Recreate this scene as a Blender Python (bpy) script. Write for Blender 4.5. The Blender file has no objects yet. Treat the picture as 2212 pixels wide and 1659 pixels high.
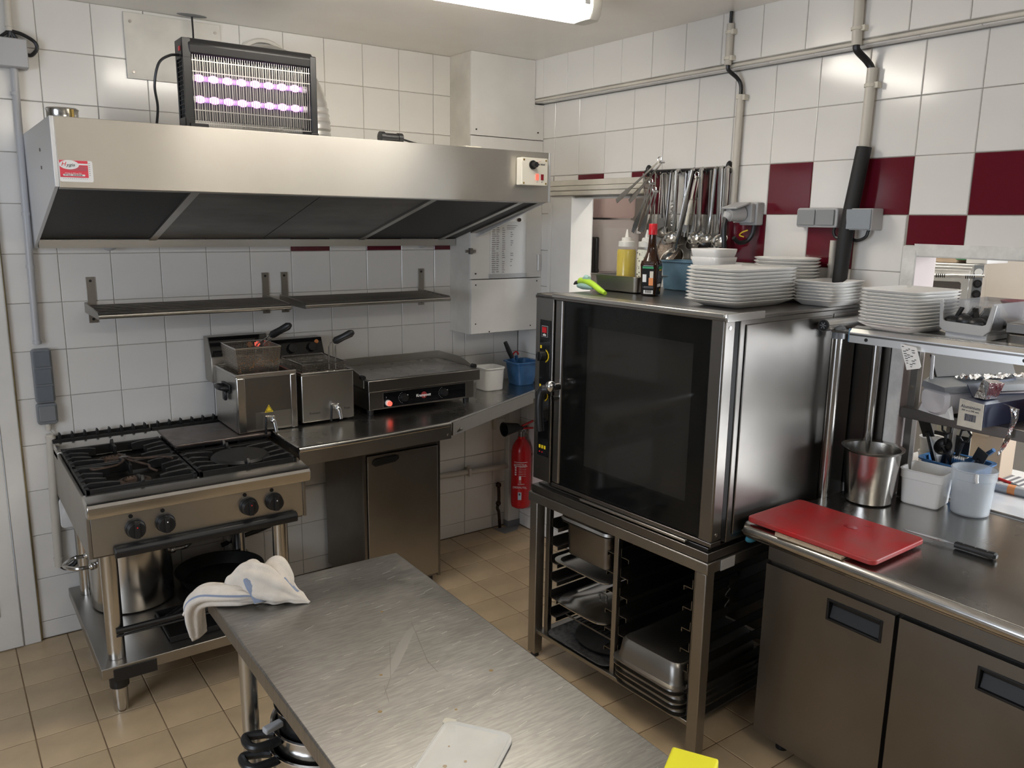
import bpy, bmesh, math, random
from mathutils import Vector, Matrix
random.seed(7)
S = bpy.context.scene
COL = S.collection

# ------------------------------------------------------------------ camera, world, light
cam_d = bpy.data.cameras.new('camera'); cam = bpy.data.objects.new('camera', cam_d); COL.objects.link(cam)
cam_d.sensor_width = 36.0; cam_d.lens = 28.4557; cam_d.clip_start = 0.02
cam.matrix_world = Matrix([[0.812645,0.104365,-0.573337,-0.448992],[-0.58259,0.169157,-0.794968,-3.85741],[0.014017,0.980048,0.198267,1.842469],[0,0,0,1]])
S.camera = cam
S.view_settings.view_transform = 'Standard'; S.view_settings.look = 'None'
S.view_settings.gamma = 1.0; S.view_settings.use_curve_mapping = False
S.view_settings.exposure = 0.28
W = bpy.data.worlds.new('sky'); S.world = W; W.use_nodes = True
W.node_tree.nodes['Background'].inputs[0].default_value = (0.72, 0.83, 1.0, 1)
W.node_tree.nodes['Background'].inputs[1].default_value = 1.0

def area_light(name, loc, rot, sx, sy, power, color):
    l = bpy.data.lights.new(name, 'AREA'); l.shape = 'RECTANGLE'; l.size = sx; l.size_y = sy
    l.energy = power; l.color = color
    o = bpy.data.objects.new(name, l); COL.objects.link(o); o.location = loc; o.rotation_euler = rot
    return o
area_light('daylight_serving_window', (3.74, -4.3, 1.6), (0, math.radians(90), 0), 1.2, 1.4, 90, (0.92, 0.96, 1.0))
# daylight at the windows of the serving room and of the left wall
area_light('daylight_left_window', (-2.36, -2.5, 1.6), (0, math.radians(-90), 0), 1.2, 1.6, 32, (0.80, 0.88, 1.0))

# ------------------------------------------------------------------ helpers
PI = math.pi
def R(d): return math.radians(d)

class MB:
    """collects shapes; build() links them as ONE mesh object"""
    def __init__(s): s.bm = bmesh.new()
    def _q(s, vs):
        try: return s.bm.faces.new(vs)
        except ValueError: return None
    def box(s, x0, x1, y0, y1, z0, z1, m=None):
        x0, x1 = sorted((x0, x1)); y0, y1 = sorted((y0, y1)); z0, z1 = sorted((z0, z1))
        c = [Vector(p) for p in ((x0,y0,z0),(x1,y0,z0),(x1,y1,z0),(x0,y1,z0),(x0,y0,z1),(x1,y0,z1),(x1,y1,z1),(x0,y1,z1))]
        if m is not None: c = [m @ p for p in c]
        v = [s.bm.verts.new(p) for p in c]
        for f in ((3,2,1,0),(4,5,6,7),(0,1,5,4),(1,2,6,5),(2,3,7,6),(3,0,4,7)): s._q([v[i] for i in f])
        return s
    def bar(s, a, b, w, h=None, up=(0,0,1)):
        a = Vector(a); b = Vector(b); h = h or w; d = (b-a); L = d.length; d.normalize()
        u = Vector(up)
        if abs(d.dot(u)) > .99: u = Vector((1,0,0))
        x = d.cross(u).normalized(); z = x.cross(d).normalized()
        m = Matrix(((x.x,d.x,z.x,a.x),(x.y,d.y,z.y,a.y),(x.z,d.z,z.z,a.z),(0,0,0,1)))
        return s.box(-w/2, w/2, 0, L, -h/2, h/2, m)
    def ring(s, pts): return [s.bm.verts.new(Vector(p)) for p in pts]
    def loft(s, rings, close=True, cap0=True, cap1=True):
        rs = [s.ring(r) for r in rings]; n = len(rs[0])
        for a, b in zip(rs, rs[1:]):
            for i in range(n if close else n-1):
                j = (i+1) % n; s._q((a[i], a[j], b[j], b[i]))
        if cap0: s._q(rs[0][::-1])
        if cap1: s._q(rs[-1])
        return s
    def prism(s, pts, lo, hi, axis='z'):
        def p3(p, t):
            if axis == 'z': return (p[0], p[1], t)
            if axis == 'y': return (p[0], t, p[1])
            return (t, p[0], p[1])
        return s.loft([[p3(p, lo) for p in pts], [p3(p, hi) for p in pts]])
    def cyl(s, a, b, r0, r1=None, seg=16, caps=True):
        return s.tube([a, b], [r0, r0 if r1 is None else r1], seg, caps)
    def tube(s, pts, r, seg=8, caps=True, closed=False):
        P = [Vector(p) for p in pts]; n = len(P)
        if not isinstance(r, (list, tuple)): r = [r]*n
        rings = []; prev = None
        for i, p in enumerate(P):
            if closed: t = P[(i+1) % n]-P[i-1]
            else: t = P[min(i+1, n-1)]-P[max(i-1, 0)]
            t.normalize()
            if prev is None:
                u = Vector((0,0,1)) if abs(t.z) < .9 else Vector((1,0,0))
                u = (u-t*u.dot(t)).normalized()
            else:
                u = prev-t*prev.dot(t)
                u = u.normalized() if u.length > 1e-6 else t.orthogonal().normalized()
            prev = u; w = t.cross(u)
            rings.append([p+(u*math.cos(2*PI*k/seg)+w*math.sin(2*PI*k/seg))*r[i] for k in range(seg)])
        if closed: rings.append(rings[0]); return s.loft(rings, True, False, False)
        return s.loft(rings, True, caps, caps)
    def lathe(s, prof, c=(0,0,0), seg=32, cap0=True, cap1=True, m=None):
        c = Vector(c)
        rings = []
        for r, z in prof:
            ring = [Vector((r*math.cos(2*PI*k/seg), r*math.sin(2*PI*k/seg), z)) for k in range(seg)]
            if m is not None: ring = [m @ p for p in ring]
            rings.append([p+c for p in ring])
        return s.loft(rings, True, cap0, cap1)
    def ball(s, c, r, seg=16, rings=9, sc=(1,1,1), m=None):
        bmo = bmesh.ops.create_uvsphere(s.bm, u_segments=seg, v_segments=rings, radius=r)
        for v in bmo['verts']:
            p = Vector((v.co.x*sc[0], v.co.y*sc[1], v.co.z*sc[2]))
            if m is not None: p = m @ p
            v.co = p+Vector(c)
        return s
    def sq(s, secs, c=(0,0,0), n=40, e=4.0, cap0=True, cap1=True, yaw=0.0, flip=False):
        """loft of superellipse rings: secs = (half_x, half_y, z)"""
        rings = []
        for hx, hy, z in secs:
            ring = []
            if e >= 7:
                r_ = min(hx, hy)*2.2/e
                for x, y in rrect(-hx, hx, -hy, hy, r_, 4): ring.append((c[0]+x*math.cos(yaw)-y*math.sin(yaw), c[1]+x*math.sin(yaw)+y*math.cos(yaw), c[2]+z))
                rings.append(ring); continue
            for k in range(n):
                a = 2*PI*k/n; ca, sa = math.cos(a), math.sin(a)
                x = hx*math.copysign(abs(ca)**(2/e), ca); y = hy*math.copysign(abs(sa)**(2/e), sa)
                ring.append((c[0]+x*math.cos(yaw)-y*math.sin(yaw), c[1]+x*math.sin(yaw)+y*math.cos(yaw), c[2]+z))
            rings.append(ring)
        return s.loft(rings, True, cap0, cap1)
    def build(s, name, mat, parent=None, smooth=35, bevel=0, bseg=2, local=False, kind=None, loc=None, rot=None, sub=0):
        bmesh.ops.remove_doubles(s.bm, verts=s.bm.verts, dist=1e-6)
        bmesh.ops.recalc_face_normals(s.bm, faces=s.bm.faces)
        me = bpy.data.meshes.new(name)
        off = Vector((0,0,0))
        if parent is not None and not local:
            root = parent
            while root.parent: root = root.parent
            off = -root.location
        if off.length: bmesh.ops.translate(s.bm, verts=s.bm.verts, vec=off)
        s.bm.to_mesh(me); s.bm.free()
        o = bpy.data.objects.new(name, me); COL.objects.link(o)
        mats = mat if isinstance(mat, (list, tuple)) else [mat]
        for m_ in mats: me.materials.append(m_)
        if smooth:
            me.shade_smooth(); me.set_sharp_from_angle(angle=R(smooth))
        if parent is not None: o.parent = parent
        if loc is not None: o.location = loc
        if rot is not None: o.rotation_euler = rot
        if bevel:
            b = o.modifiers.new('bevel', 'BEVEL'); b.width = bevel; b.segments = bseg; b.limit_method = 'ANGLE'; b.angle_limit = R(40)
            b.harden_normals = False
        if sub:
            b = o.modifiers.new('sub', 'SUBSURF'); b.levels = sub; b.render_levels = sub
        if kind: o['kind'] = kind
        return o

def tag(o, label, cat, group=None):
    o['label'] = label; o['category'] = cat
    if group: o['group'] = group
    return o
def thing(name, label, cat, loc=(0,0,0), rotz=0.0, group=None):
    o = bpy.data.objects.new(name, None); COL.objects.link(o); o.empty_display_size = .05
    o.location = loc; o.rotation_euler = (0,0,rotz)
    return tag(o, label, cat, group)
def struct(o): o['kind'] = 'structure'; return o
def dup(root, loc, rotz=None, label=None, group=None, rot=None):
    r = root.copy(); COL.objects.link(r); r.location = loc
    if rotz is not None: r.rotation_euler = (0,0,rotz)
    if rot is not None: r.rotation_euler = rot
    if label: r['label'] = label
    if group: r['group'] = group
    for ch in list(root.children):
        c = ch.copy(); COL.objects.link(c); c.parent = r
        for g in ch.children:
            d = g.copy(); COL.objects.link(d); d.parent = c
    return r
def text(s, size, mat, parent, loc, rot, name='lettering', align='CENTER', depth=.0004, sx=1.0, local=False, shear=0.0, bold=0.0):
    cu = bpy.data.curves.new('t', 'FONT'); cu.body = s; cu.size = size; cu.align_x = align; cu.align_y = 'CENTER'
    cu.extrude = depth; cu.resolution_u = 2; cu.shear = shear; cu.offset = bold
    t = bpy.data.objects.new('t', cu); COL.objects.link(t)
    bpy.context.view_layer.update()
    me = bpy.data.meshes.new_from_object(t.evaluated_get(bpy.context.evaluated_depsgraph_get()))
    bpy.data.objects.remove(t); bpy.data.curves.remove(cu)
    me.materials.clear(); me.materials.append(mat)
    m = Matrix.Translation(Vector(loc)) @ rot.to_4x4() @ Matrix.Diagonal((sx,1,1,1))
    if parent is not None and not local:
        root = parent
        while root.parent: root = root.parent
        m = Matrix.Translation(-root.location) @ m
    me.transform(m)
    o = bpy.data.objects.new(name, me); COL.objects.link(o)
    if parent is not None: o.parent = parent
    return o
ROT_FRONT = Matrix(((1,0,0),(0,0,-1),(0,1,0)))      # text read from -y (back wall side facing the room)
ROT_RIGHT = Matrix(((0,0,-1),(-1,0,0),(0,1,0)))     # text read from -x (right wall side)
ROT_FLAT = Matrix.Identity(3)
def rrect(x0, x1, y0, y1, r, n=5):
    pts = []
    for cx, cy, a0 in ((x1-r,y0+r,-90),(x1-r,y1-r,0),(x0+r,y1-r,90),(x0+r,y0+r,180)):
        for k in range(n+1):
            a = R(a0+90*k/n); pts.append((cx+r*math.cos(a), cy+r*math.sin(a)))
    return pts
def arc(c, r, a0, a1, n, plane='xz'):
    out = []
    for k in range(n+1):
        a = R(a0+(a1-a0)*k/n); u, v = r*math.cos(a), r*math.sin(a)
        out.append((c[0]+u, c[1], c[2]+v) if plane == 'xz' else (c[0]+u, c[1]+v, c[2]) if plane == 'xy' else (c[0], c[1]+u, c[2]+v))
    return out
def spline(pts, n=8):
    P = [Vector(p) for p in pts]; P = [P[0]*2-P[1]]+P+[P[-1]*2-P[-2]]; out = []
    for i in range(1, len(P)-2):
        for k in range(n):
            t = k/n
            out.append(.5*((2*P[i])+(P[i+1]-P[i-1])*t+(2*P[i-1]-5*P[i]+4*P[i+1]-P[i+2])*t*t+(3*P[i]-P[i-1]-3*P[i+1]+P[i+2])*t**3))
    out.append(P[-2]); return out

# ------------------------------------------------------------------ materials
MATS = {}
def mat(name, col, rough=.5, metal=0.0, aniso=None, noise=None, spec=.5, bump=None, emit=None, alpha=None, trans=None, coat=0, rvar=None, col2=None, sss=0):
    """noise=(scale xyz, strength) colour variation; rvar=(scale xyz, amount) roughness variation; bump=(scale xyz, strength)"""
    m = bpy.data.materials.new(name); m.use_nodes = True; nt = m.node_tree; N = nt.nodes; L = nt.links
    b = N['Principled BSDF']; b.inputs['Base Color'].default_value = (*col, 1)
    b.inputs['Roughness'].default_value = rough; b.inputs['Metallic'].default_value = metal
    b.inputs['Specular IOR Level'].default_value = spec
    if aniso:
        b.inputs['Anisotropic'].default_value = aniso[0]; cx = N.new('ShaderNodeCombineXYZ')
        for i_ in range(3): cx.inputs[i_].default_value = aniso[1][i_]
        L.new(cx.outputs[0], b.inputs['Tangent'])
    if coat: b.inputs['Coat Weight'].default_value = coat; b.inputs['Coat Roughness'].default_value = .08
    tc = N.new('ShaderNodeTexCoord')
    def nz(scale, detail=4, rough_=.55):
        mp = N.new('ShaderNodeMapping'); mp.inputs['Scale'].default_value = scale; L.new(tc.outputs['Object'], mp.inputs['Vector'])
        t = N.new('ShaderNodeTexNoise'); t.inputs['Scale'].default_value = 1; t.inputs['Detail'].default_value = detail; t.inputs['Roughness'].default_value = rough_
        L.new(mp.outputs[0], t.inputs['Vector']); return t.outputs['Fac']
    if noise:
        f = nz(noise[0]); rp = N.new('ShaderNodeValToRGB'); s_ = noise[1]
        c2 = col2 or tuple(c*(1-s_) for c in col)
        rp.color_ramp.elements[0].position = .36; rp.color_ramp.elements[1].position = .64
        rp.color_ramp.elements[0].color = (*c2, 1); rp.color_ramp.elements[1].color = (*(tuple(min(1, c*(1+s_*.5)) for c in col) if not col2 else col), 1)
        L.new(f, rp.inputs[0]); L.new(rp.outputs[0], b.inputs['Base Color'])
    if rvar:
        f = nz(rvar[0]); mr = N.new('ShaderNodeMapRange'); mr.inputs[1].default_value = .22; mr.inputs[2].default_value = .78
        mr.inputs[3].default_value = max(.02, rough-rvar[1]); mr.inputs[4].default_value = rough+rvar[1]
        L.new(f, mr.inputs[0]); L.new(mr.outputs[0], b.inputs['Roughness'])
    if bump:
        f = nz(bump[0], 3); bp = N.new('ShaderNodeBump'); bp.inputs['Strength'].default_value = bump[1]; bp.inputs['Distance'].default_value = .004
        L.new(f, bp.inputs['Height']); L.new(bp.outputs[0], b.inputs['Normal'])
    if emit: b.inputs['Emission Color'].default_value = (*emit[0], 1); b.inputs['Emission Strength'].default_value = emit[1]
    if trans: b.inputs['Transmission Weight'].default_value = trans
    if sss: b.inputs['Subsurface Weight'].default_value = sss; b.inputs['Subsurface Radius'].default_value = (.01,.01,.01)
    if alpha is not None:
        tr = N.new('ShaderNodeBsdfTransparent'); mx = N.new('ShaderNodeMixShader'); mx.inputs[0].default_value = alpha
        if isinstance(alpha, tuple): pass
        out = N['Material Output']; L.new(tr.outputs[0], mx.inputs[1]); L.new(b.outputs[0], mx.inputs[2]); L.new(mx.outputs[0], out.inputs['Surface'])
    MATS[name] = m; return m

M_tile = mat('tile_white', (.82,.80,.77), .14, noise=((1.3,1.3,1.3), .05), bump=((9,9,9), .05))
M_red = mat('tile_red', (.125,.008,.018), .12, bump=((9,9,9), .05))
M_grout = mat('grout', (.34,.32,.28), .9, noise=((6,6,6), .35))
M_wallpaint = mat('wall_paint', (.60,.585,.56), .5, noise=((3,3,3), .05))
M_rearwall = mat('rear_wall', (.24,.23,.22), .6)
M_smoky = mat('smoky_plastic', (.22,.22,.23), .2, alpha=.42)
M_pinkwall = mat('serving_wall', (.80,.72,.69), .6)
M_ceil = mat('ceiling_paint', (.90,.865,.81), .33, noise=((1.5,1.5,1.5), .06))
M_floor = mat('floor_tile', (.52,.395,.25), .34, noise=((5,5,5), .16), rvar=((9,9,9), .08), bump=((60,60,60), .05))
M_floorgrout = mat('floor_grout', (.20,.135,.075), .85, noise=((8,8,8), .3))
M_steel = mat('stainless', (.54,.525,.495), .31, 1, rvar=((7,7,7), .03))
M_hoodsteel = mat('hood_steel', (.60,.575,.53), .40, 1, aniso=(.85,(0,0,1)), noise=((3,3,3), .04))
M_hoodside_daylit = mat('hood_side_daylit', (.80,.81,.83), .5, 1)  # daylight on the end panels painted in, paler and bluer than the front
M_top = mat('worktop_steel', (.44,.425,.40), .26, 1, noise=((5,5,5), .03), rvar=((6,6,6), .04))
M_table = mat('table_steel', (.335,.325,.307), .35, 1, noise=((26,190,10), .16), rvar=((6,9,10), .07))
M_dark = mat('dark_steel', (.24,.225,.21), .32, 1, noise=((4,4,4), .08), rvar=((6,6,6), .05))
M_cab = mat('cabinet_steel', (.38,.36,.33), .36, 1, noise=((2,2,2), .10), rvar=((5,5,5), .04))
M_door = mat('counter_door_steel', (.27,.25,.225), .38, 1, noise=((2,2,1.5), .12), rvar=((4,4,3), .05))
M_oven = mat('oven_steel', (.27,.255,.24), .31, 1, noise=((2,2,2), .08), rvar=((3,3,3), .03))
M_chrome = mat('chrome', (.80,.80,.80), .08, 1)
M_shine = mat('polished_steel', (.60,.585,.56), .20, 1, rvar=((14,14,14), .03))
M_alu = mat('aluminium_strip', (.84,.83,.81), .36, 1)
M_black = mat('black_plastic', (.012,.012,.013), .38)
M_rubber = mat('black_rubber', (.010,.010,.011), .6)
M_iron = mat('cast_iron', (.016,.0155,.0155), .45, .3, noise=((20,20,20), .3))
M_rust = mat('burner_iron', (.085,.055,.04), .6, .5, noise=((30,30,30), .4))
M_plate = mat('hot_plate', (.13,.105,.095), .36, .7, noise=((7,9,7), .4), rvar=((10,10,10), .15))
M_blkglass = mat('black_glass', (.006,.006,.007), .05, spec=.45)
M_tint = mat('tinted_glass', (.012,.012,.011), .05, alpha=.42, spec=.4)
M_innerglass = mat('inner_door_glass', (.17,.155,.135), .12, spec=.5)
M_dirtywhite = mat('dirty_white_paint', (.72,.69,.63), .5, noise=((4,4,4), .14))
M_whitepaint = mat('white_gloss_paint', (.80,.785,.755), .32, noise=((3,3,3), .06))
M_cream = mat('cream_paint', (.70,.66,.58), .45, noise=((6,6,6), .1))
M_plaster = mat('rough_plaster', (.76,.75,.72), .75, bump=((30,30,30), .9), noise=((20,20,20), .12))
M_porcelain = mat('porcelain', (.86,.85,.83), .10, spec=.5)
M_wplastic = mat('white_plastic', (.80,.795,.785), .3)
M_greyplastic = mat('grey_plastic', (.22,.235,.25), .38)
M_lgrey = mat('light_grey_plastic', (.45,.455,.46), .4)
M_conduit = mat('conduit_plastic', (.62,.58,.51), .35)
M_gconduit = mat('grey_conduit', (.50,.505,.52), .35)
M_filter = mat('filter_black', (.009,.009,.010), .5, bump=((150,150,150), .3))
M_filterpanel = mat('filter_panel', (.20,.195,.19), .42, .85, noise=((3,6,3), .3))
M_blue = mat('blue_plastic', (.045,.155,.36), .28, noise=((14,14,14), .3))
M_lblue = mat('pale_blue_plastic', (.16,.29,.42), .3, noise=((9,9,9), .25))
M_redplastic = mat('red_plastic', (.62,.012,.02), .35)
M_redcap = mat('red_cap', (.60,.01,.02), .3)
M_ext = mat('extinguisher_red', (.50,.009,.012), .25)
M_board = mat('cutting_board_red', (.50,.012,.015), .45, noise=((6,9,6), .5), col2=(.38,.055,.05))
M_green = mat('lime_plastic', (.50,.80,.06), .35)
M_mint = mat('mint_plastic', (.38,.60,.55), .4)
M_oil = mat('yellow_oil', (.52,.39,.004), .15)
M_sauce = mat('pale_sauce', (.72,.71,.60), .3, noise=((70,70,70), .0), col2=None)
M_clear = mat('clear_plastic', (.82,.82,.80), .2, alpha=.10)
M_frost = mat('frosted_plastic', (.70,.74,.77), .3, alpha=.42)
M_window = mat('window_glass', (.9,.95,1.0), .05, alpha=.12)
M_brown = mat('brown_glass', (.030,.010,.003), .06)
M_label = mat('black_label', (.008,.008,.008), .55, spec=.2)
M_paper = mat('paper', (.80,.80,.79), .6)
M_ink = mat('ink', (.04,.04,.045), .6)
M_inkgrey = mat('faded_ink', (.22,.22,.24), .6)
M_redink = mat('red_ink', (.72,.06,.09), .5)
M_redbright = mat('red_print', (.70,.02,.03), .4)
M_white = mat('white_print', (.85,.85,.84), .45)
M_yellow = mat('yellow_print', (.85,.62,.02), .4)
M_yellowp = mat('yellow_sponge', (.85,.80,.02), .7)
M_orange = mat('orange_print', (.80,.30,.10), .5)
M_greenp = mat('green_print', (.02,.28,.10), .5)
M_lamp = mat('lamp_diffuser', (1,1,1), .4, emit=((1.0,.935,.83), 17))
M_lampend = mat('lamp_end',(.72,.70,.64),.4)
M_lampbody = mat('lamp_body', (.55,.56,.56), .4)
M_uv = mat('uv_tube', (.8,.5,1), .3, emit=((.42,.13,1.0), 1.1))
M_uvcore = mat('uv_glow', (.9,.7,1), .3, emit=((1.0,.40,1.0), 1.6))
M_towel = mat('towel_cotton', (.66,.595,.515), .95, noise=((25,25,25), .08), bump=((400,400,400), .4))
M_towelblue = mat('towel_blue_stripe', (.24,.28,.37), .95, bump=((400,400,400), .4))
M_lid = mat('lid_plastic', (.72,.70,.64), .42, noise=((9,9,9), .06), alpha=.93)
M_card = mat('cardboard', (.46,.36,.27), .8)
M_cream2 = mat('cream_card', (.72,.68,.58), .7, noise=((20,20,20), .12))
M_navy = mat('navy_card', (.018,.028,.065), .5)
M_foil = mat('aluminium_foil', (.85,.85,.86), .16, 1, bump=((60,60,60), 1.0))
M_brass = mat('brass_stain', (.36,.25,.08), .4, .8)
M_wood = mat('pale_wood', (.50,.33,.18), .6)
M_redmach = mat('red_machine', (.30,.01,.03), .3)
M_redlamp = mat('lit_red_switch', (.8,.05,.03), .3, emit=((1,.12,.08), 1.2))
M_spiral = mat('mesh_wire', (.55,.52,.48), .25, 1)
M_crumb = mat('fried_crumbs', (.30,.14,.04), .8)
M_greypatch = mat('grey_floor_paint', (.20,.205,.21), .6)
M_beigelid = mat('beige_plastic', (.62,.58,.47), .4)

# ================================================================== ROOM
XR = 2.371
# ---- ceramic tiles: every tile one object, meshes shared by size
_tm = {}
def tile_mesh(w, h, t, m, bev=.0022):
    k = (round(w,3), round(h,3), round(t,4), m.name)
    if k in _tm: return _tm[k]
    hw, hh = w/2, h/2
    def ring(i, y): return [(-hw+i,y,-hh+i),(hw-i,y,-hh+i),(hw-i,y,hh-i),(-hw+i,y,hh-i)]
    v = ring(bev, 0)+ring(0, bev)+ring(0, t)
    f = [(0,1,2,3)]
    for a in (0, 4):
        for i in range(4):
            j = (i+1) % 4; f.append((a+4+i, a+4+j, a+j, a+i))
    me = bpy.data.meshes.new('tile'); me.from_pydata(v, [], f); me.materials.append(m); me.update()
    _tm[k] = me; return me
def tile(parent, w, h, m, loc, rot, t=.005):
    o = bpy.data.objects.new('tile', tile_mesh(w, h, t, m)); COL.objects.link(o); o.parent = parent
    jit = .0025
    o.location = loc; o.rotation_euler = (rot[0]+random.uniform(-jit,jit), rot[1], rot[2]+random.uniform(-jit,jit)); return o
GAP = .0022
def cut(u0, u1, z0, z1, holes):
    """rectangles left of a cell after the holes"""
    rs = [(u0, u1, z0, z1)]
    for a0, a1, b0, b1 in holes:
        nx = []
        for u0, u1, z0, z1 in rs:
            if u1 <= a0 or u0 >= a1 or z1 <= b0 or z0 >= b1: nx.append((u0,u1,z0,z1)); continue
            c0, c1 = max(u0,a0), min(u1,a1)
            nx += [(u0,a0,z0,z1),(a1,u1,z0,z1),(c0,c1,z0,b0),(c0,c1,b1,z1)]
        rs = [r for r in nx if r[1]-r[0] > .010 and r[3]-r[2] > .010]
    return rs

# floor
fl = MB(); fl.box(-2.4, 3.9, -5.6, .7, -.12, -.0015)
floor = struct(fl.build('floor', M_floorgrout, smooth=0))
rest = MB()
for i in range(-11, 14):
    for j in range(-1, 28):
        x0, y1 = -.305+.2*i, -.18-.2*j
        x1, y0 = x0+.2, y1-.2
        x1 = min(x1, XR-.002); y1 = min(y1, -.002); x0 = max(x0, -2.398); y0 = max(y0, -5.598)
        if x1-x0 < .012 or y1-y0 < .012: continue
        cx, cy = (x0+x1)/2, (y0+y1)/2
        if -.72 < cx and cy > -2.8:
            o = bpy.data.objects.new('tile', tile_mesh(x1-x0-.004, y1-y0-.004, .008, M_floor, .0015)); COL.objects.link(o)
            o.parent = floor; o.location = (cx, cy, 0); o.rotation_euler = (R(-90)+random.uniform(-.001,.001), random.uniform(-.001,.001), 0)
        else: rest.box(x0+.002, x1-.002, y0+.002, y1-.002, -.008, 0)
rest.build('tiles_beyond', M_floor, floor, smooth=0, kind='stuff')
# ceiling
c = MB(); c.box(-2.4, 3.9, -5.6, .7, 2.68, 2.80); ceiling = struct(c.build('ceiling', M_ceil, smooth=0))

# back wall, its tiles
b = MB(); b.box(-.205, 2.50, .0035, .12, 0, 2.68); b.box(-2.4, -.90, .0035, .12, 0, 2.68); b.box(-.90, -.205, .0035, .12, 2.12, 2.68)
wall_back = struct(b.build('wall_back', M_grout, smooth=0))
holes_b = [(1.92, 2.38, 1.26, 2.68)]
for ci in range(-2, 12):
    for ri in range(-1, 13):
        u0, u1 = .2*ci, .2*ci+.2; z0, z1 = .08+.2*ri, .28+.2*ri
        u0 = max(u0, -.206); u1 = min(u1, XR); z0 = max(z0, .001); z1 = min(z1, 2.68)
        if u1-u0 < .012: continue
        red = (abs(z0-1.68) < .01 and ci in (5, 7, 9))
        for u0, u1, z0, z1 in cut(u0, u1, z0, z1, holes_b):
            tile(wall_back, u1-u0-GAP, z1-z0-GAP, M_red if red else M_tile, ((u0+u1)/2, 0, (z0+z1)/2), (0,0,0))
# right wall with the serving hatch and the pass
r = MB()
x0, x1 = XR+.0035, 2.50
r.box(x0,x1,.12,-.40,0,2.68); r.box(x0,x1,-.40,-1.02,0,1.45); r.box(x0,x1,-.40,-1.02,1.965,2.68); r.box(x0,x1,-1.02,-2.353,0,2.68)
r.box(x0,x1,-2.353,-4.3,0,.80); r.box(x0,x1,-2.353,-4.3,1.738,2.68); r.box(x0,x1,-4.3,-5.6,0,2.68)
wall_right = struct(r.build('wall_right', M_grout, smooth=0))
holes_r = [(.302, 1.03, 1.44, 2.052), (2.305, 4.35, .80, 1.776)]     # in u = -y
for k in range(-2, 20):
    for ri in range(-1, 12):
        u0, u1 = .3098+.2*k, .5098+.2*k; z0, z1 = .08+.2*ri, .28+.2*ri
        z0 = max(z0, .001); z1 = min(z1, 2.462); u0 = max(u0, .002)
        if z1-z0 < .012 or u1-u0 < .012: continue
        if u0 > 3.3 and z1 < 1.4: continue
        red = (ri == 9 and k in (1,3,5,7,9,11)) or (ri == 8 and k in (6,8,10))
        for u0, u1, z0, z1 in cut(u0, u1, z0, z1, holes_r): tile(wall_right, u1-u0-GAP, z1-z0-GAP, M_red if red else M_tile, (XR, -(u0+u1)/2, (z0+z1)/2), (0,0,R(-90)))
# tiled beam along the top of the right wall
s = MB(); s.box(2.314, 2.374, -.165, -5.6, 2.466, 2.68); beam = struct(s.build('trim_1', M_grout, smooth=0))
for k in range(-1, 14):
    u0, u1 = max(.275+.2*k, .168), .475+.2*k
    if u1-u0 > .02: tile(beam, u1-u0-GAP, .196, M_tile, (2.310, -(u0+u1)/2, 2.583), (0,0,R(-90)))
    u0, u1 = max(.31+.2*k, .168), .51+.2*k
    if u1-u0 > .02: tile(beam, u1-u0-GAP, .050, M_tile, (2.343, -(u0+u1)/2, 2.4625), (R(90),0,R(-90)), t=.004)
e = MB(); e.tube([(2.3135,-.166,2.473),(2.3135,-5.6,2.473)], .0065, 10); e.build('edge_bead', M_cream, beam)

# left and front walls (behind the camera), with window and second opening light
l = MB(); l.box(-2.52,-2.4,.12,-1.85,0,2.68); l.box(-2.52,-2.4,-3.15,-5.6,0,2.68); l.box(-2.52,-2.4,-1.85,-3.15,0,.75); l.box(-2.52,-2.4,-1.85,-3.15,2.45,2.68)
wall_left = struct(l.build('wall_left', M_rearwall, smooth=0))
w = MB(); w.box(-2.44,-2.40,-1.85,-1.91,.75,2.45); w.box(-2.44,-2.40,-3.09,-3.15,.75,2.45); w.box(-2.44,-2.40,-1.85,-3.15,.75,.81); w.box(-2.44,-2.40,-1.85,-3.15,2.39,2.45); w.box(-2.44,-2.40,-2.47,-2.53,.75,2.45)
struct(w.build('window_1', M_whitepaint, smooth=0))
f = MB(); f.box(-2.4,2.5,-5.72,-5.6,0,2.68)
struct(f.build('wall_front', M_rearwall, smooth=0))

# door on the left of the back wall
d = MB(); d.box(-.272,-.207,-.022,.02,0,2.11); d.box(-.90,-.84,-.022,.02,0,2.11); d.box(-.90,-.207,-.022,.02,2.05,2.11)
trim = struct(d.build('trim_2', M_whitepaint, bevel=.004))
dl = MB(); dl.box(-.845,-.274,-.030,.012,.004,2.05)
door = struct(dl.build('door_1', M_whitepaint, bevel=.004))
dc = MB(); dc.tube([(-.2045,-.004,.002),(-.203,-.004,1.0),(-.2045,-.004,2.1)], .0042, 8); struct(dc.build('trim_8', mat('old_caulk',(.42,.33,.16),.7,noise=((30,30,8),.4))))
dp = MB(); dp.loft([[(-.78,-.030,.16),(-.345,-.030,.16),(-.345,-.030,.92),(-.78,-.030,.92)],[(-.775,-.038,.165),(-.35,-.038,.165),(-.35,-.038,.915),(-.775,-.038,.915)]]); dp.build('panel', M_whitepaint, door, smooth=0)
dh = MB(); dh.cyl((-.335,-.03,.955),(-.335,-.075,.955),.011,seg=10); dh.tube([(-.335,-.075,.955),(-.38,-.078,.955),(-.45,-.076,.952)],.009,8); dh.build('handle', M_brass, door)
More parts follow.
